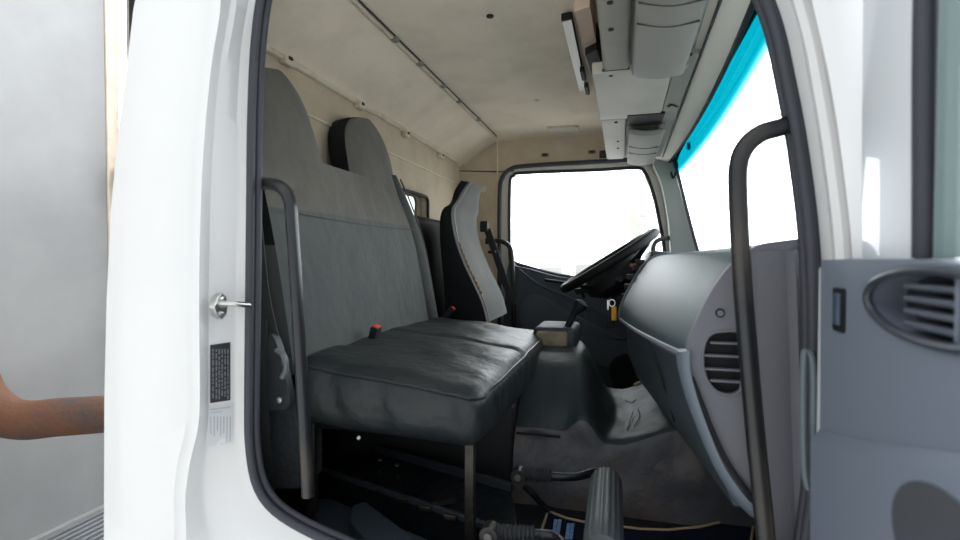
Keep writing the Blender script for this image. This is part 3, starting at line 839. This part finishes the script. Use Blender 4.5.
# instrument hood and switch blocks on the driver side
bm = rbox(.10, .30, 2.05, 2.65, -.03, .028, .02, (4,6,2), lambda p: (p.x, p.y, p.z-.10*max(0, p.x-.12)))
finish(bm, 'instrument_hood', mat('hood_grey', (.05,.06,.065), .5), dash)
for (u, v, w, h) in ((640,262,.03,.018), (636,268,.022,.02), (631,277,.03,.02), (628,287,.024,.022), (624,297,.02,.024)):
    p = pY(u, v, 1.93)
    finish(rbox(p.x-w/2, p.x+w/2, 1.905, 1.95, p.z-h/2, p.z+h/2, .004, (1,1,1)), 'switch', BLACK, dash)
p = pY(636,266,1.94); finish(rbox(p.x-.02, p.x+.004, 1.93, 1.96, p.z-.004, p.z+.008, .003, (1,1,1)), 'red_switch', mat('dim_red', (.25,.05,.05), .4), dash)
# end panel facing the passenger door
ep = [(806,238), (795,239), (780,241), (762,244), (746,252), (731,265), (717,283), (705,303), (695,325), (687,346), (688,375), (697,412), (712,450), (730,485), (752,514), (770,540), (812,560), (818,400), (818,300)]
YE = .935
E = cr([pY(u, v, YE) for u, v in ep[:16]], 4)+[pY(u, v, YE) for u, v in ep[16:]]
vent = [(703,352), (706,340), (713,333), (724,331), (736,331), (741,335), (742,360), (742,385), (738,393), (728,395), (716,391), (707,380), (703,366)]
V = cr([pY(u, v, YE) for u, v in vent], 3, closed=True)
end = finish(plate(E, [V[::-1]], (0,.022,0)), 'end_panel', ENDP, dash, bevel=.004, seg=3)
vb = finish(plate([(p.x, YE+.0165, p.z) for p in V], [], (0,.002,0)), 'vent', BLACK, dash)
xa, xb = min(p.x for p in V), max(p.x for p in V)
for v in (343, 356, 369.5, 381):
    p = pY(720, v, YE+.004)
    lo = xa+(.012 if v < 350 or v > 378 else .001)
    finish(rbox(lo, xb, YE+.001, YE+.014, p.z-.0018, p.z+.0018, .0012, (2,1,1)), 'vent_slat', ENDP, vb)
finish(tube([(p.x, YE, p.z) for p in V], .0025, loop=True, seg=6), 'vent_rim', ENDP, vb)
for (u, v) in ((720,313), (770,268)):
    p = pY(u, v, YE); finish(tube([(p.x,YE-.002,p.z), (p.x,YE+.002,p.z)], .0075, seg=14), 'screw_cap', BLACK, dash)
    finish(tube([(p.x,YE-.004,p.z), (p.x,YE,p.z)], .005, seg=14), 'screw_head', ENDP, dash)
# light edge strip sweeping down beside the end panel
Ls = [(678,352), (679,368), (685,394), (697,428), (712,463), (730,493), (748,514), (758,520)]
Rs = [(690,350), (690,368), (696,393), (708,428), (722,462), (738,487), (752,504), (760,510)]
Lp = cr([pY(u, v, .945) for u, v in Ls], 5); Rp = cr([pY(u, v, .925) for u, v in Rs], 5)
rings = [[l, l.lerp(r, .5)+Vector((0,-.008,0)), r, r+Vector((0,.02,0)), l+Vector((0,.03,0))] for l, r in zip(Lp, Rp)]
finish(loft(rings), 'edge_strip', TRIMB, dash, ang=60)
Gp = cr([pY(u, v, .9285) for u, v in ((692,378), (699,396), (712,430), (726,460), (741,483), (756,503))], 5)
finish(tube(Gp, .0035, seg=6), 'panel_gap', BLACK, dash)
# ribbed column at the right of the end panel
for (u0, u1, dy) in ((756,784,.004), (786,800,.012)):
    a, b = pY(u0,252,YE), pY(u1,252,YE); a2, b2 = pY(u0+10,545,YE), pY(u1+10,545,YE)
    r1 = [(a.x,YE-.001,a.z), ((a.x+b.x)/2,YE-dy,a.z+.004), (b.x,YE-.001,b.z), (b.x,YE+.005,b.z), (a.x,YE+.005,a.z)]
    r2 = [(a2.x,YE-.001,a2.z), ((a2.x+b2.x)/2,YE-dy,a2.z), (b2.x,YE-.001,b2.z), (b2.x,YE+.005,b2.z), (a2.x,YE+.005,a2.z)]
    finish(loft([r1, r2]), 'column_rib', ENDP, dash, ang=50)

# ================================================================ steering wheel
WC = Vector((-.055, 2.30, -.012)); WU = Vector((.842,0,.539)); WY = Vector((0,1,0)); WN = Vector((-.539,0,.842))
WN2 = (WN+WY*-.05).normalized(); WY2 = WN2.cross(WU).normalized()
R = .222
sw = thing('steering_wheel', 'dark truck steering wheel tilted in front of the far window', 'steering wheel', WC+Vector((.10,0,-.25)))
finish(tube([WC+WU*math.cos(a)*R+WY2*math.sin(a)*R for a in [2*math.pi*k/56 for k in range(56)]], .019, loop=True, seg=12), 'rim', BLACKV, sw)
H = WC-WN2*.050-WU*.02
finish(tube([H+WN2*.034, H+WN2*.030, H+WN2*.0, H-WN2*.04, H-WN2*.08], [.08,.115,.135,.13,.08], seg=28), 'hub', BLACK, sw)
for a in (35, 145, 215, 325):
    a = math.radians(a); d = WU*math.cos(a)+WY2*math.sin(a)
    P = cr([H+d*.06, H+d*.12-WN2*.004, WC+d*.17-WN2*.030, WC+d*(R-.005)-WN2*.004], 5)
    finish(tube(P, [.02]*8+[.015]*8, seg=10, flat=(1.3,.6)), 'spoke', BLACK, sw)
# column with stalks
cb = Vector((.10,2.30,-.30))
finish(tube(cr([H-WN2*.03, H-WN2*.12, cb], 5), [.055]*4+[.07]*7, seg=18, flat=(1,1)), 'column_shroud', mat('shroud', (.025,.028,.03), .5), sw)
P = cr([H-WN2*.06+Vector((0,-.03,0)), H-WN2*.05+Vector((-.0,-.14,.01)), H-WN2*.035+Vector((.02,-.22,.012))], 5)
finish(tube(P, [.007]*7+[.011]*4, seg=10), 'stalk', BLACK, sw)
p0 = H-WN2*.05
finish(tube(cr([p0, p0+Vector((-.10,-.08,-.02)), p0+Vector((-.17,-.10,-.035))], 5), [.007]*7+[.012]*4, seg=10), 'stalk', BLACK, sw)

# ================================================================ overhead console
oc = thing('overhead_console', 'grey overhead storage console with fold-down visors above the windshield', 'console', (.05,1.85,.60))
ZC = .503
def slab(x0, x1, y0, y1, z0, z1, m, name, r=.006, fn=None, par=oc, n=(4,6,1)): return finish(rbox(x0, x1, y0, y1, z0, z1, r, n, fn), name, m, par)
slab(-.045, .175, .97, 2.80, ZC+.014, .665, CONS, 'housing', .012)
slab(-.082, .128, 1.455, 1.945, ZC-.004, ZC+.03, CONSL, 'centre_flap', .006)
slab(-.052, .016, .97, 1.45, ZC-.002, ZC+.03, CONS, 'near_flap', .010)
slab(-.078, .012, 1.955, 2.74, ZC-.002, ZC+.03, CONSL, 'far_flap', .008)
slab(.130, .182, 1.39, 2.02, ZC+.000, ZC+.03, CONS, 'side_flap', .004)
slab(.130, .182, 2.03, 2.76, ZC+.004, ZC+.03, CONS, 'side_flap', .004)
# rubber gaps and latches
finish(tube([(.184,.98,ZC+.006), (.190,1.9,ZC+.006), (.195,2.78,ZC+.006)], .0035, seg=6), 'edge_gap', SCREW, oc)
finish(tube([(-.055,1.450,ZC+.002), (.016,1.450,ZC+.002)], .004, seg=6), 'edge_gap', SCREW, oc)
finish(tube([(-.08,1.950,ZC+.002), (.016,1.950,ZC+.002)], .003, seg=6), 'edge_gap', SCREW, oc)
for (u, v) in ((610,2), (611,29), (611,75), (616,122), (690,54), (618,141), (618,148), (624,158)):
    p = pZ(u, v, ZC-.002); finish(screw((p.x,p.y,ZC-.003), (0,0,-1), .0065 if v < 130 else .005), 'screw', SCREW, oc)
finish(tube(cr([pZ(u, v, ZC-.003) for u, v in ((668,107), (672,105), (677,107))], 3), .003, seg=6), 'finger_pull', SCREW, oc)
# dark opening beyond the centre flap
slab(.015, .140, 1.90, 2.06, ZC-.006, ZC+.004, BLACK, 'open_slot', .003)
def vis(y0, y1, x0, x1, name, label, fold, curl=1):
    t = thing('sun_visor', label, 'sun visor', ((x0+x1)/2, (y0+y1)/2, ZC-.02), 'grey fold-down sun visors')
    def fn(p):
        k = (p.x-x0)/(x1-x0)
        return (p.x, p.y, p.z-.010*math.sin(k*math.pi)-.006*k)
    finish(rbox(x0, x1, y0, y1, ZC-.030, ZC-.008, .010, (6,6,1), fn), 'panel', VISOR, t)
    for f in fold:
        y = y0+(y1-y0)*f
        finish(tube(cr([(x0+.004, y, ZC-.0325), ((x0+x1)/2, y+.006, ZC-.0425), (x1-.006, y+.002, ZC-.0395)], 5), .0022, seg=6), 'fold_line', SCREW, t)
    for y in (y0+.03, y1-.03):
        finish(rbox(x1-.016, x1+.006, y-.018, y+.018, ZC-.026, ZC+.002, .004, (1,1,1)), 'hinge', CONS, t)
vis(.98, 1.43, .022, .150, 'sun_visor', 'near grey sun visor folded up under the overhead console', (.07,.27))
vis(2.06, 2.73, .022, .150, 'sun_visor', 'far grey sun visor with folds above the driver window corner', (.35,.55))
# first (closest) part of the visor, with a dark gap between
# white strip lamp and recess along the rear edge
q = [pZ(u, v, .672) for u, v in ((561,23), (572,21), (586,90), (579,93))]
sl = thing('strip_lamp', 'slim white strip lamp on the ceiling beside the overhead console', 'lamp', q[0])
finish(plate([(p.x, p.y, .680) for p in q], [], (0,0,.02)), 'housing', BLACK, sl, bevel=.003)
c = sum(q, Vector())/4
finish(plate([(c.x+(p.x-c.x)*.86, c.y+(p.y-c.y)*.97, .676) for p in q], [], (0,0,.01)), 'lens', LENS, sl)
p = pZ(582,80,.665); 
for (u, v) in ((583,75), (587,90)):
    p = pZ(u, v, .66); finish(rbox(p.x-.008, p.x+.008, p.y-.05, p.y+.05, .655, .675, .004, (1,2,1)), 'catch', BLACK, sl)
q = [pZ(u, v, .62) for u, v in ((574,12), (590,6), (597,48), (585,53))]
tag(finish(plate(q, [], (0,0,.07)), 'ceiling_pad', mat('tan_pad', (.60,.47,.38), .8), bevel=.004), 'tan trim pad between strip lamp and overhead console', 'trim')
q = [pZ(u, v, .60) for u, v in ((585,55), (597,49), (603,67), (592,76))]
tag(finish(plate(q, [], (0,0,.08)), 'recess_shade', BLACK, bevel=.004), 'small black block painted as the shade in the gap behind the overhead console', 'box')  # solid black block stands in for the shade of an open gap
q = [pZ(u, v, .698) for u, v in ((549,128), (577,127), (579,132), (550,134))]
cl = thing('ceiling_lamp', 'small pale rectangular lamp lens on the ceiling above the far window', 'lamp', q[0])
finish(plate([(p.x, p.y, .690) for p in q], [], (0,0,.012)), 'lens', LENS, cl, bevel=.003)
c = sum(q, Vector())/4
finish(plate([(c.x+(p.x-c.x)*1.12, c.y+(p.y-c.y)*1.12, .695) for p in q], [], (0,0,.01)), 'bezel', HEAD2, cl, bevel=.002)
for (u, v) in ((490,17),):
    p = pZ(u, v, .70); tag(finish(screw((p.x,p.y,.702), (0,0,-1), .011), 'ceiling_plug', SCREW), 'small dark round plug in the middle of the headliner', 'plug')
for (u, v) in ((537,101),):
    p = pZ(u, v, .70); tag(finish(screw((p.x,p.y,.702), (0,0,-1), .010), 'ceiling_button', HEAD2), 'small beige button on headliner nearer the far window', 'plug')
# cable loop by the far pillar
tag(finish(tube(cr([pY(u, v, 2.80) for u, v in ((671,160), (677,163), (676,172), (673,178), (671,172))], 5), .005, seg=8), 'cable_loop', BLACK), 'short black cable loop at the far top windshield corner', 'cable')
p = pX(690,146,.285)
tag(finish(tube([(p.x-.012,p.y,p.z), (p.x,p.y,p.z)], [.014,.018], seg=14), 'windshield_hook', mat('clear_plastic', (.9,.93,.95), .2)), 'small clear sucker hook on tinted top of windshield', 'hook')

# ================================================================ floor mat
def floorplate(px, z, th): return plate([pZ(u, v, z) for u, v in px], [], (0,0,-th))
mp = [(548,511), (566,518), (584,522), (640,529), (668,530), (700,527), (725,521), (745,512), (754,524), (748,560), (640,640), (500,640), (530,580), (540,535)]
zm = FLOOR+.012
fm = thing('floor_mat', 'navy floor mat with tan piping and blue emblems in passenger footwell', 'mat', pZ(640,560,FLOOR))
finish(floorplate(mp, zm, .010), 'carpet', MATC, fm, bevel=.002)
P = [pZ(u, v, zm+.002) for u, v in mp]
P = [a.lerp(b, k/3) for a, b in zip(P, P[1:]+P[:1]) for k in range(3)]
finish(tube(P, .0035, loop=True, seg=6), 'piping', PIPE, fm)
for (u, v) in ((557,527), (570,531)):
    bm = bmesh.new()
    for k in range(5):
        for s in (-1, 1):
            du, dv = 2.0*s-.8*(k-2)*.55, (k-2)*3.2
            a = pZ(u+du, v+dv, zm+.002)
            rbox(a.x-.005, a.x+.004, a.y-.006, a.y+.006, zm, zm+.003, .001, (1,1,1), bm=bm)
    finish(bm, 'emblem', LOGO, fm)

# ================================================================ folding bar with padded roller
fb = thing('folding_bar', 'black U-shaped bar with rubber bellows and ribbed grey roller at doorway', 'bar', pZ(515,476,-.50))
ZB = -.505
def arm(px, rr, name):
    P = [pZ(u, v, ZB) for u, v in px]
    return finish(tube(cr(P, 5), rr, seg=12), name, BLKMET, fb)
def bellows(u0, v0, u1, v1, r, n=9):
    a, b = pZ(u0, v0, ZB), pZ(u1, v1, ZB); P = []; R_ = []
    for k in range(n*2+1):
        P.append(a.lerp(b, k/(n*2))); R_.append(r if k % 2 else r*.78)
    return finish(tube(P, R_, seg=14), 'bellows', mat('bellows_rubber', (.025,.027,.03), .5), fb)
arm([(548,476), (565,477), (580,476), (594,472), (603,474), (606,482)], .0095, 'arm')
bellows(522,474,552,476,.016)
a = pZ(519,475,ZB); finish(tube([a+Vector((0,-.014,0)), a+Vector((0,.014,0))], .017, seg=14), 'pivot', DARKM, fb)
finish(tube([a+Vector((0,-.018,0)), a+Vector((0,-.013,0))], .008, seg=8), 'pivot_bolt', mat('bolt_grey', (.12,.12,.12), .45, metal=.5), fb)
arm([(533,535), (545,535), (556,538), (570,552), (596,570)], .0095, 'arm')
bellows(496,532,535,534,.016)
a = pZ(490,533,ZB); finish(tube([a+Vector((0,-.014,0)), a+Vector((0,.014,0))], .017, seg=14), 'pivot', DARKM, fb)
finish(tube([a+Vector((0,-.018,0)), a+Vector((0,-.013,0))], .008, seg=8), 'pivot_bolt', mat('bolt_grey', (.12,.12,.12), .45, metal=.5), fb)
a, b = pZ(606,481,ZB), pZ(603,552,ZB)
seg = 72; rings = []
dv = (b-a).normalized(); s1 = dv.cross(Vector((0,0,1))).normalized(); s2 = s1.cross(dv)
for f, k in ((0,.86), (.02,.98), (.1,1), (.8,1), (.96,1), (1,.86)):
    q = a.lerp(b, f)
    rings.append([q+(s1*math.cos(2*math.pi*i/seg)+s2*math.sin(2*math.pi*i/seg))*.0355*k*(1-.035*((i//2) % 2)) for i in range(seg)])
finish(loft(rings), 'roller', mat('roller_rubber', (.075,.09,.095), .5), fb, ang=25)
# small lever and bracket behind
tag(finish(tube(cr([pZ(525,487,-.62), pZ(533,494,-.63), pZ(541,503,-.66), pZ(549,511,-.68)], 4), .008, seg=8), 'floor_lever', BLACK), 'short black lever lying between seat base and floor mat', 'lever')

# ================================================================ open passenger door
XD = .258
od = thing('cab_door', 'open passenger door with blue-grey inner card and white window frame', 'door', (XD+.06,.60,-.95))
y_h = .795
def dpt(u, v, X=XD): return pX(u, v, X)
# inner card
card = [(y_h,-.003), (.70,-.001), (.60,-.001), (.53,-.002), (.47,-.006), (.40,-.015), (.20,-.03), (-.12,-.04), (-.12,-1.0), (y_h-.02,-1.0)]
vc = dpt(930,307); 
VE = [(vc.y+.118*math.cos(a), vc.z+.032*math.sin(a)) for a in [2*math.pi*k/40 for k in range(40)]]
finish(plate([(XD,y,z) for y, z in card], [[(XD,y,z) for y, z in VE]], (.05,0,0)), 'inner_card', CARD, od)
vent = finish(plate([(XD+.035,y,z) for y, z in VE], [], (.006,0,0)), 'vent', mat('vent_dark', (.02,.025,.03), .6), od)
finish(tube([(XD-.001, y, z) for y, z in VE], .0045, loop=True, seg=8), 'vent_rim', mat('vent_rim_dark', (.035,.045,.058), .35), vent)
for k, dz in enumerate((.016, .004, -.008, -.020)):
    hw = .112*math.sqrt(max(.05, 1-(dz/.032)**2))-.006
    b = rbox(XD+.004, XD+.03, vc.y-hw, vc.y+min(hw,.055), vc.z+dz-.0028, vc.z+dz+.0028, .002, (2,3,1))
    finish(b, 'vent_slat', mat('slat_grey', (.08,.095,.12), .5), vent)
finish(rbox(XD+.002, XD+.012, vc.y-.035, vc.y-.030, vc.z-.03, vc.z+.03, .001, (1,1,2)), 'vent_divider', CARD, vent)
# little release slot
p = dpt(840,310)
ls = finish(plate([(XD-.002, p.y+a, p.z+b) for a, b in rrect(0, 0, .036, .053, .004)], [], (.012,0,0)), 'latch_recess', BLACK, od, bevel=.002)
finish(rbox(XD-.006, XD+.004, p.y-.007, p.y+.008, p.z-.019, p.z+.021, .003, (1,1,2)), 'latch_lever', mat('latch_blue', (.04,.06,.10), .4), ls)
# shaped lower part of the card: crease and pocket
P = [(XD-.002, y, z) for y, z in ((.785,-.232), (.70,-.214), (.60,-.188), (.50,-.160), (.38,-.13), (.1,-.10))]
loop = [[(XD-.001, p[1], p[2]+.004), (XD-.007, p[1], p[2]-.004), (XD-.012, p[1], p[2]-.014), (XD-.010, p[1], -.60), (XD+.002, p[1], -.62), (XD+.002, p[1], p[2]+.004)] for p in [tuple(q) for q in cr(P, 4)]]
finish(loft(loop), 'lower_card', CARD, od, ang=50)
pk = dpt(968,528)
PO = [(pk.y+.085*math.cos(a), pk.z-.03+.055*math.sin(a)) for a in [2*math.pi*k/30 for k in range(30)]]
finish(plate([(XD-.014,y,z) for y, z in PO], [], (.004,0,0)), 'door_pocket', mat('pocket_dark', (.05,.055,.065), .7), od, bevel=.001)
# edge of the door: pale shut face
finish(box(XD+.0, XD+.065, y_h-.001, y_h+.010, -1.0, -.012), 'shut_face', mat('shut_grey', (.45,.48,.47), .5), od, bevel=.003)
# window frame, seal and glass
FX = .285
fo = [(.775,-.02), (.745,.80), (.55,1.0), (-.15,1.0), (-.15,-.02)]
def gy(u): p = pX(u, 130, FX); return p.y
g0 = gy(917); g1 = gy(947)
ghole = [(g0,.005), (g0+.006,.30), (g0-.01,.70), (.35,.86), (-.10,.86), (-.10,.005)]
mem = [(gy(865),g0,-.02), (gy(862),g0+.004,.15), (gy(861),g0+.006,.30), (gy(859),g0-.01,.70)]
rings = [[(FX,ya,z), (FX-.004,(ya+yb)/2,z), (FX,yb,z), (FX+.035,yb,z), (FX+.035,ya,z)] for ya, yb, z in mem]
bm = loft(rings)
rings = [[(FX,y,z), (FX,y,z+.13), (FX+.035,y,z+.13), (FX+.035,y,z)] for y, z in ((gy(859),.70), (.35,.86), (-.10,.86))]
loft(rings, bm)
box(FX, FX+.035, -.16, -.10, -.02, .99, bm)
finish(bm, 'window_frame', mat('frame_white', (.70,.74,.78), .35, coat=.4), od)
fo2 = [(g0-.0,.0), (g0+.004,.30), (g0-.01,.70), (.35,.86)]
P = [(FX+.006, y-.008, z) for y, z in ((g0,-.0), (g0+.006,.30), (g0-.01,.69), (.35,.85))]
bm = tube(cr(P, 8), .012, seg=10)
tube([(a, b-.018, c) for a, b, c in cr([(FX+.014, p[1], p[2]) for p in P], 8)], .010, bm, 8)
finish(bm, 'glass_run', RUBBER, od)
finish(plate([(FX+.018,y,z) for y, z in ghole], [], (.004,0,0)), 'door_glass', GLASS, od, smooth=False)
P = [(FX+.004, g0-.048, z) for z in (.0, .3, .65)]
finish(tube(cr(P, 5), .011, seg=8), 'glass_edge', mat('divider_green', (.16,.22,.22), .4), od)
# door outer skin
finish(rbox(XD+.055, XD+.085, -.14, y_h-.015, -1.0, 0, .012, (2,3,4)), 'outer_skin', PAINT, od)
# check strap loop at the hinge side
ck = thing('door_check', 'grey looped door check strap between dashboard end and open door', 'strap', pY(810,490,.80))
P = [pY(u, v, .805) for u, v in ((804,356), (806,352), (811,356), (813,380), (813,430), (814,475), (811,488), (807,484), (804,460), (803,400))]
finish(tube(cr(P, 4, closed=True), .0045, loop=True, seg=8, flat=(1,1)), 'strap_loop', mat('strap_grey', (.10,.13,.145), .5), ck)
finish(tube([pY(u, v, .815) for u, v in ((816,352), (819,420), (819,490))], .007, seg=8), 'check_rod', BLACK, ck)
# lower jamb cover (grey plastic) in front of the pillar base
q = [pY(u, v, .86) for u, v in ((802,262), (818,262), (822,350), (824,545), (806,560), (802,400))]

# ================================================================ outside
# cargo body behind the cab
cb_ = thing('cargo_body', 'light grey cargo body wall standing behind the truck cab', 'cargo body', (-2.0,1.3,-1.0))
finish(box(-2.06, -2.0, .2, 1.63, -1.0, 1.6), 'front_wall', GBOX, cb_, bevel=.004)
finish(box(-2.05, -1.995, 1.63, 1.685, -1.0, 1.6), 'corner_post', CREAM, cb_, bevel=.006)
finish(box(-2.04, -2.0, 1.76, 3.0, -1.0, 1.6), 'far_wall', GBOX, cb_)
vh = thing('vertical_hose', 'dark vertical hose beside the cream post behind the cab', 'hose', (-1.96,1.73,-1.0))
finish(tube(cr([(-1.96,1.73,1.6), (-1.96,1.73,.9), (-1.96,1.73,-1.0)], 5), .022, seg=10), 'hose_tube', BLACK, vh)
finish(rbox(-1.985, -1.945, 1.65, 1.75, .22, .38, .02, (2,3,4)), 'coupling', BLACK, vh)
dk = thing('deck_plate', 'ribbed metal walkway plate at the foot of the cargo body', 'deck', (-1.7,1.4,-1.03))
finish(box(-2.0, -1.2, .6, 2.6, -1.06, -1.02), 'plate', DECK, dk)
for k in range(22):
    x = -1.985+k*.032
    finish(box(x, x+.014, .6, 2.6, -1.02, -1.003), 'rib', DECK, dk)
finish(box(-2.0, -1.975, .2, 2.6, -1.02, -.985), 'edge_angle', GBOX, dk, bevel=.003)
# rusty pipe with an elbow
P = []
for u, v, d in ((-32,0,1.68), (-31,120,1.69), (-31,240,1.70), (-30,345,1.70), (-22,388,1.69), (0,413,1.68), (25,420,1.69), (60,417,1.72), (103,414,1.76), (200,406,1.86), (300,400,1.98)):
    P.append(ray(u, v)*d)
tag(finish(tube(cr(P, 7), .062, seg=24), 'exhaust_pipe', RUST), 'rusty brown pipe bending low in front of the grey cargo body', 'pipe')

# far outside mirror seen through the driver window
om = thing('outside_mirror', 'white outside mirror on its arm beyond the far window', 'mirror', pY(648,240,3.25))
q = cr([pY(u, v, 3.28) for u, v in ((629,203), (632,197), (639,195), (641,197), (641,243), (633,244), (629,238))], 4, closed=True)
finish(plate(q, [], (0,.05,0)), 'housing', MIRR, om, bevel=.008)
finish(tube([pY(646,160,3.2), pY(647,215,3.2), pY(651,262,3.15)], .011, seg=8), 'arm', MIRR, om)
finish(tube([pY(640,215,3.24), pY(652,215,3.22)], .02, seg=8), 'clamp', MIRR, om)
# distant pale sheds
for (u0, u1, v0, Y, lab) in ((540,562,267,40,'pale low shed far beyond the driver window, left one'), (575,600,264,46,'pale distant shed right of the low one through the window')):
    a, b = pY(u0, v0, Y), pY(u1, v0, Y)
    t = thing('distant_shed', lab, 'building', (a.x,Y,-1.92))
    finish(box(a.x, b.x, Y, Y+6, -1.92, a.z), 'wall', FARB, t)
    finish(loft([[(a.x-.2,Y-.2,a.z), (a.x-.2,Y+6.2,a.z), (a.x-.2,Y+3,a.z+.5)], [(b.x+.2,Y-.2,a.z), (b.x+.2,Y+6.2,a.z), (b.x+.2,Y+3,a.z+.5)]]), 'roof', FARB, t)

# ================================================================ light, sky, camera
w = bpy.data.worlds.new('World'); bpy.context.scene.world = w; w.use_nodes = True
nt = w.node_tree; N_ = nt.nodes; L_ = nt.links
bg = N_['Background']
tc = N_.new('ShaderNodeTexCoord'); sp = N_.new('ShaderNodeSeparateXYZ'); L_.new(tc.outputs['Generated'], sp.inputs[0])
mr = N_.new('ShaderNodeMapRange'); mr.inputs['From Min'].default_value = -.35; mr.inputs['From Max'].default_value = .45; mr.interpolation_type = 'SMOOTHSTEP'
mr.inputs['To Min'].default_value = 1.0; mr.inputs['To Max'].default_value = 5.8
L_.new(sp.outputs['Y'], mr.inputs['Value']); L_.new(mr.outputs['Result'], bg.inputs['Strength'])
bg.inputs['Color'].default_value = (.93,.97,1,1)

cd = bpy.data.cameras.new('camera'); co = bpy.data.objects.new('camera', cd); C.objects.link(co)
cd.sensor_width = 36; cd.lens = FPX/960*36; cd.clip_start = .01; cd.clip_end = 300
Rm = Matrix((RT, UP, -FW)).transposed(); co.rotation_euler = Rm.to_euler(); co.location = (0,0,0)
cd.dof.use_dof = True; cd.dof.focus_distance = 1.7; cd.dof.aperture_fstop = 3.5
sc = bpy.context.scene; sc.camera = co
sc.view_settings.view_transform = 'Standard'; sc.view_settings.look = 'None'; sc.view_settings.exposure = .25; sc.view_settings.gamma = 1
sc.view_settings.use_curve_mapping = False
sc.cycles.max_bounces = 10; sc.cycles.diffuse_bounces = 6; sc.cycles.transparent_max_bounces = 16
sc.cycles.use_denoising = True
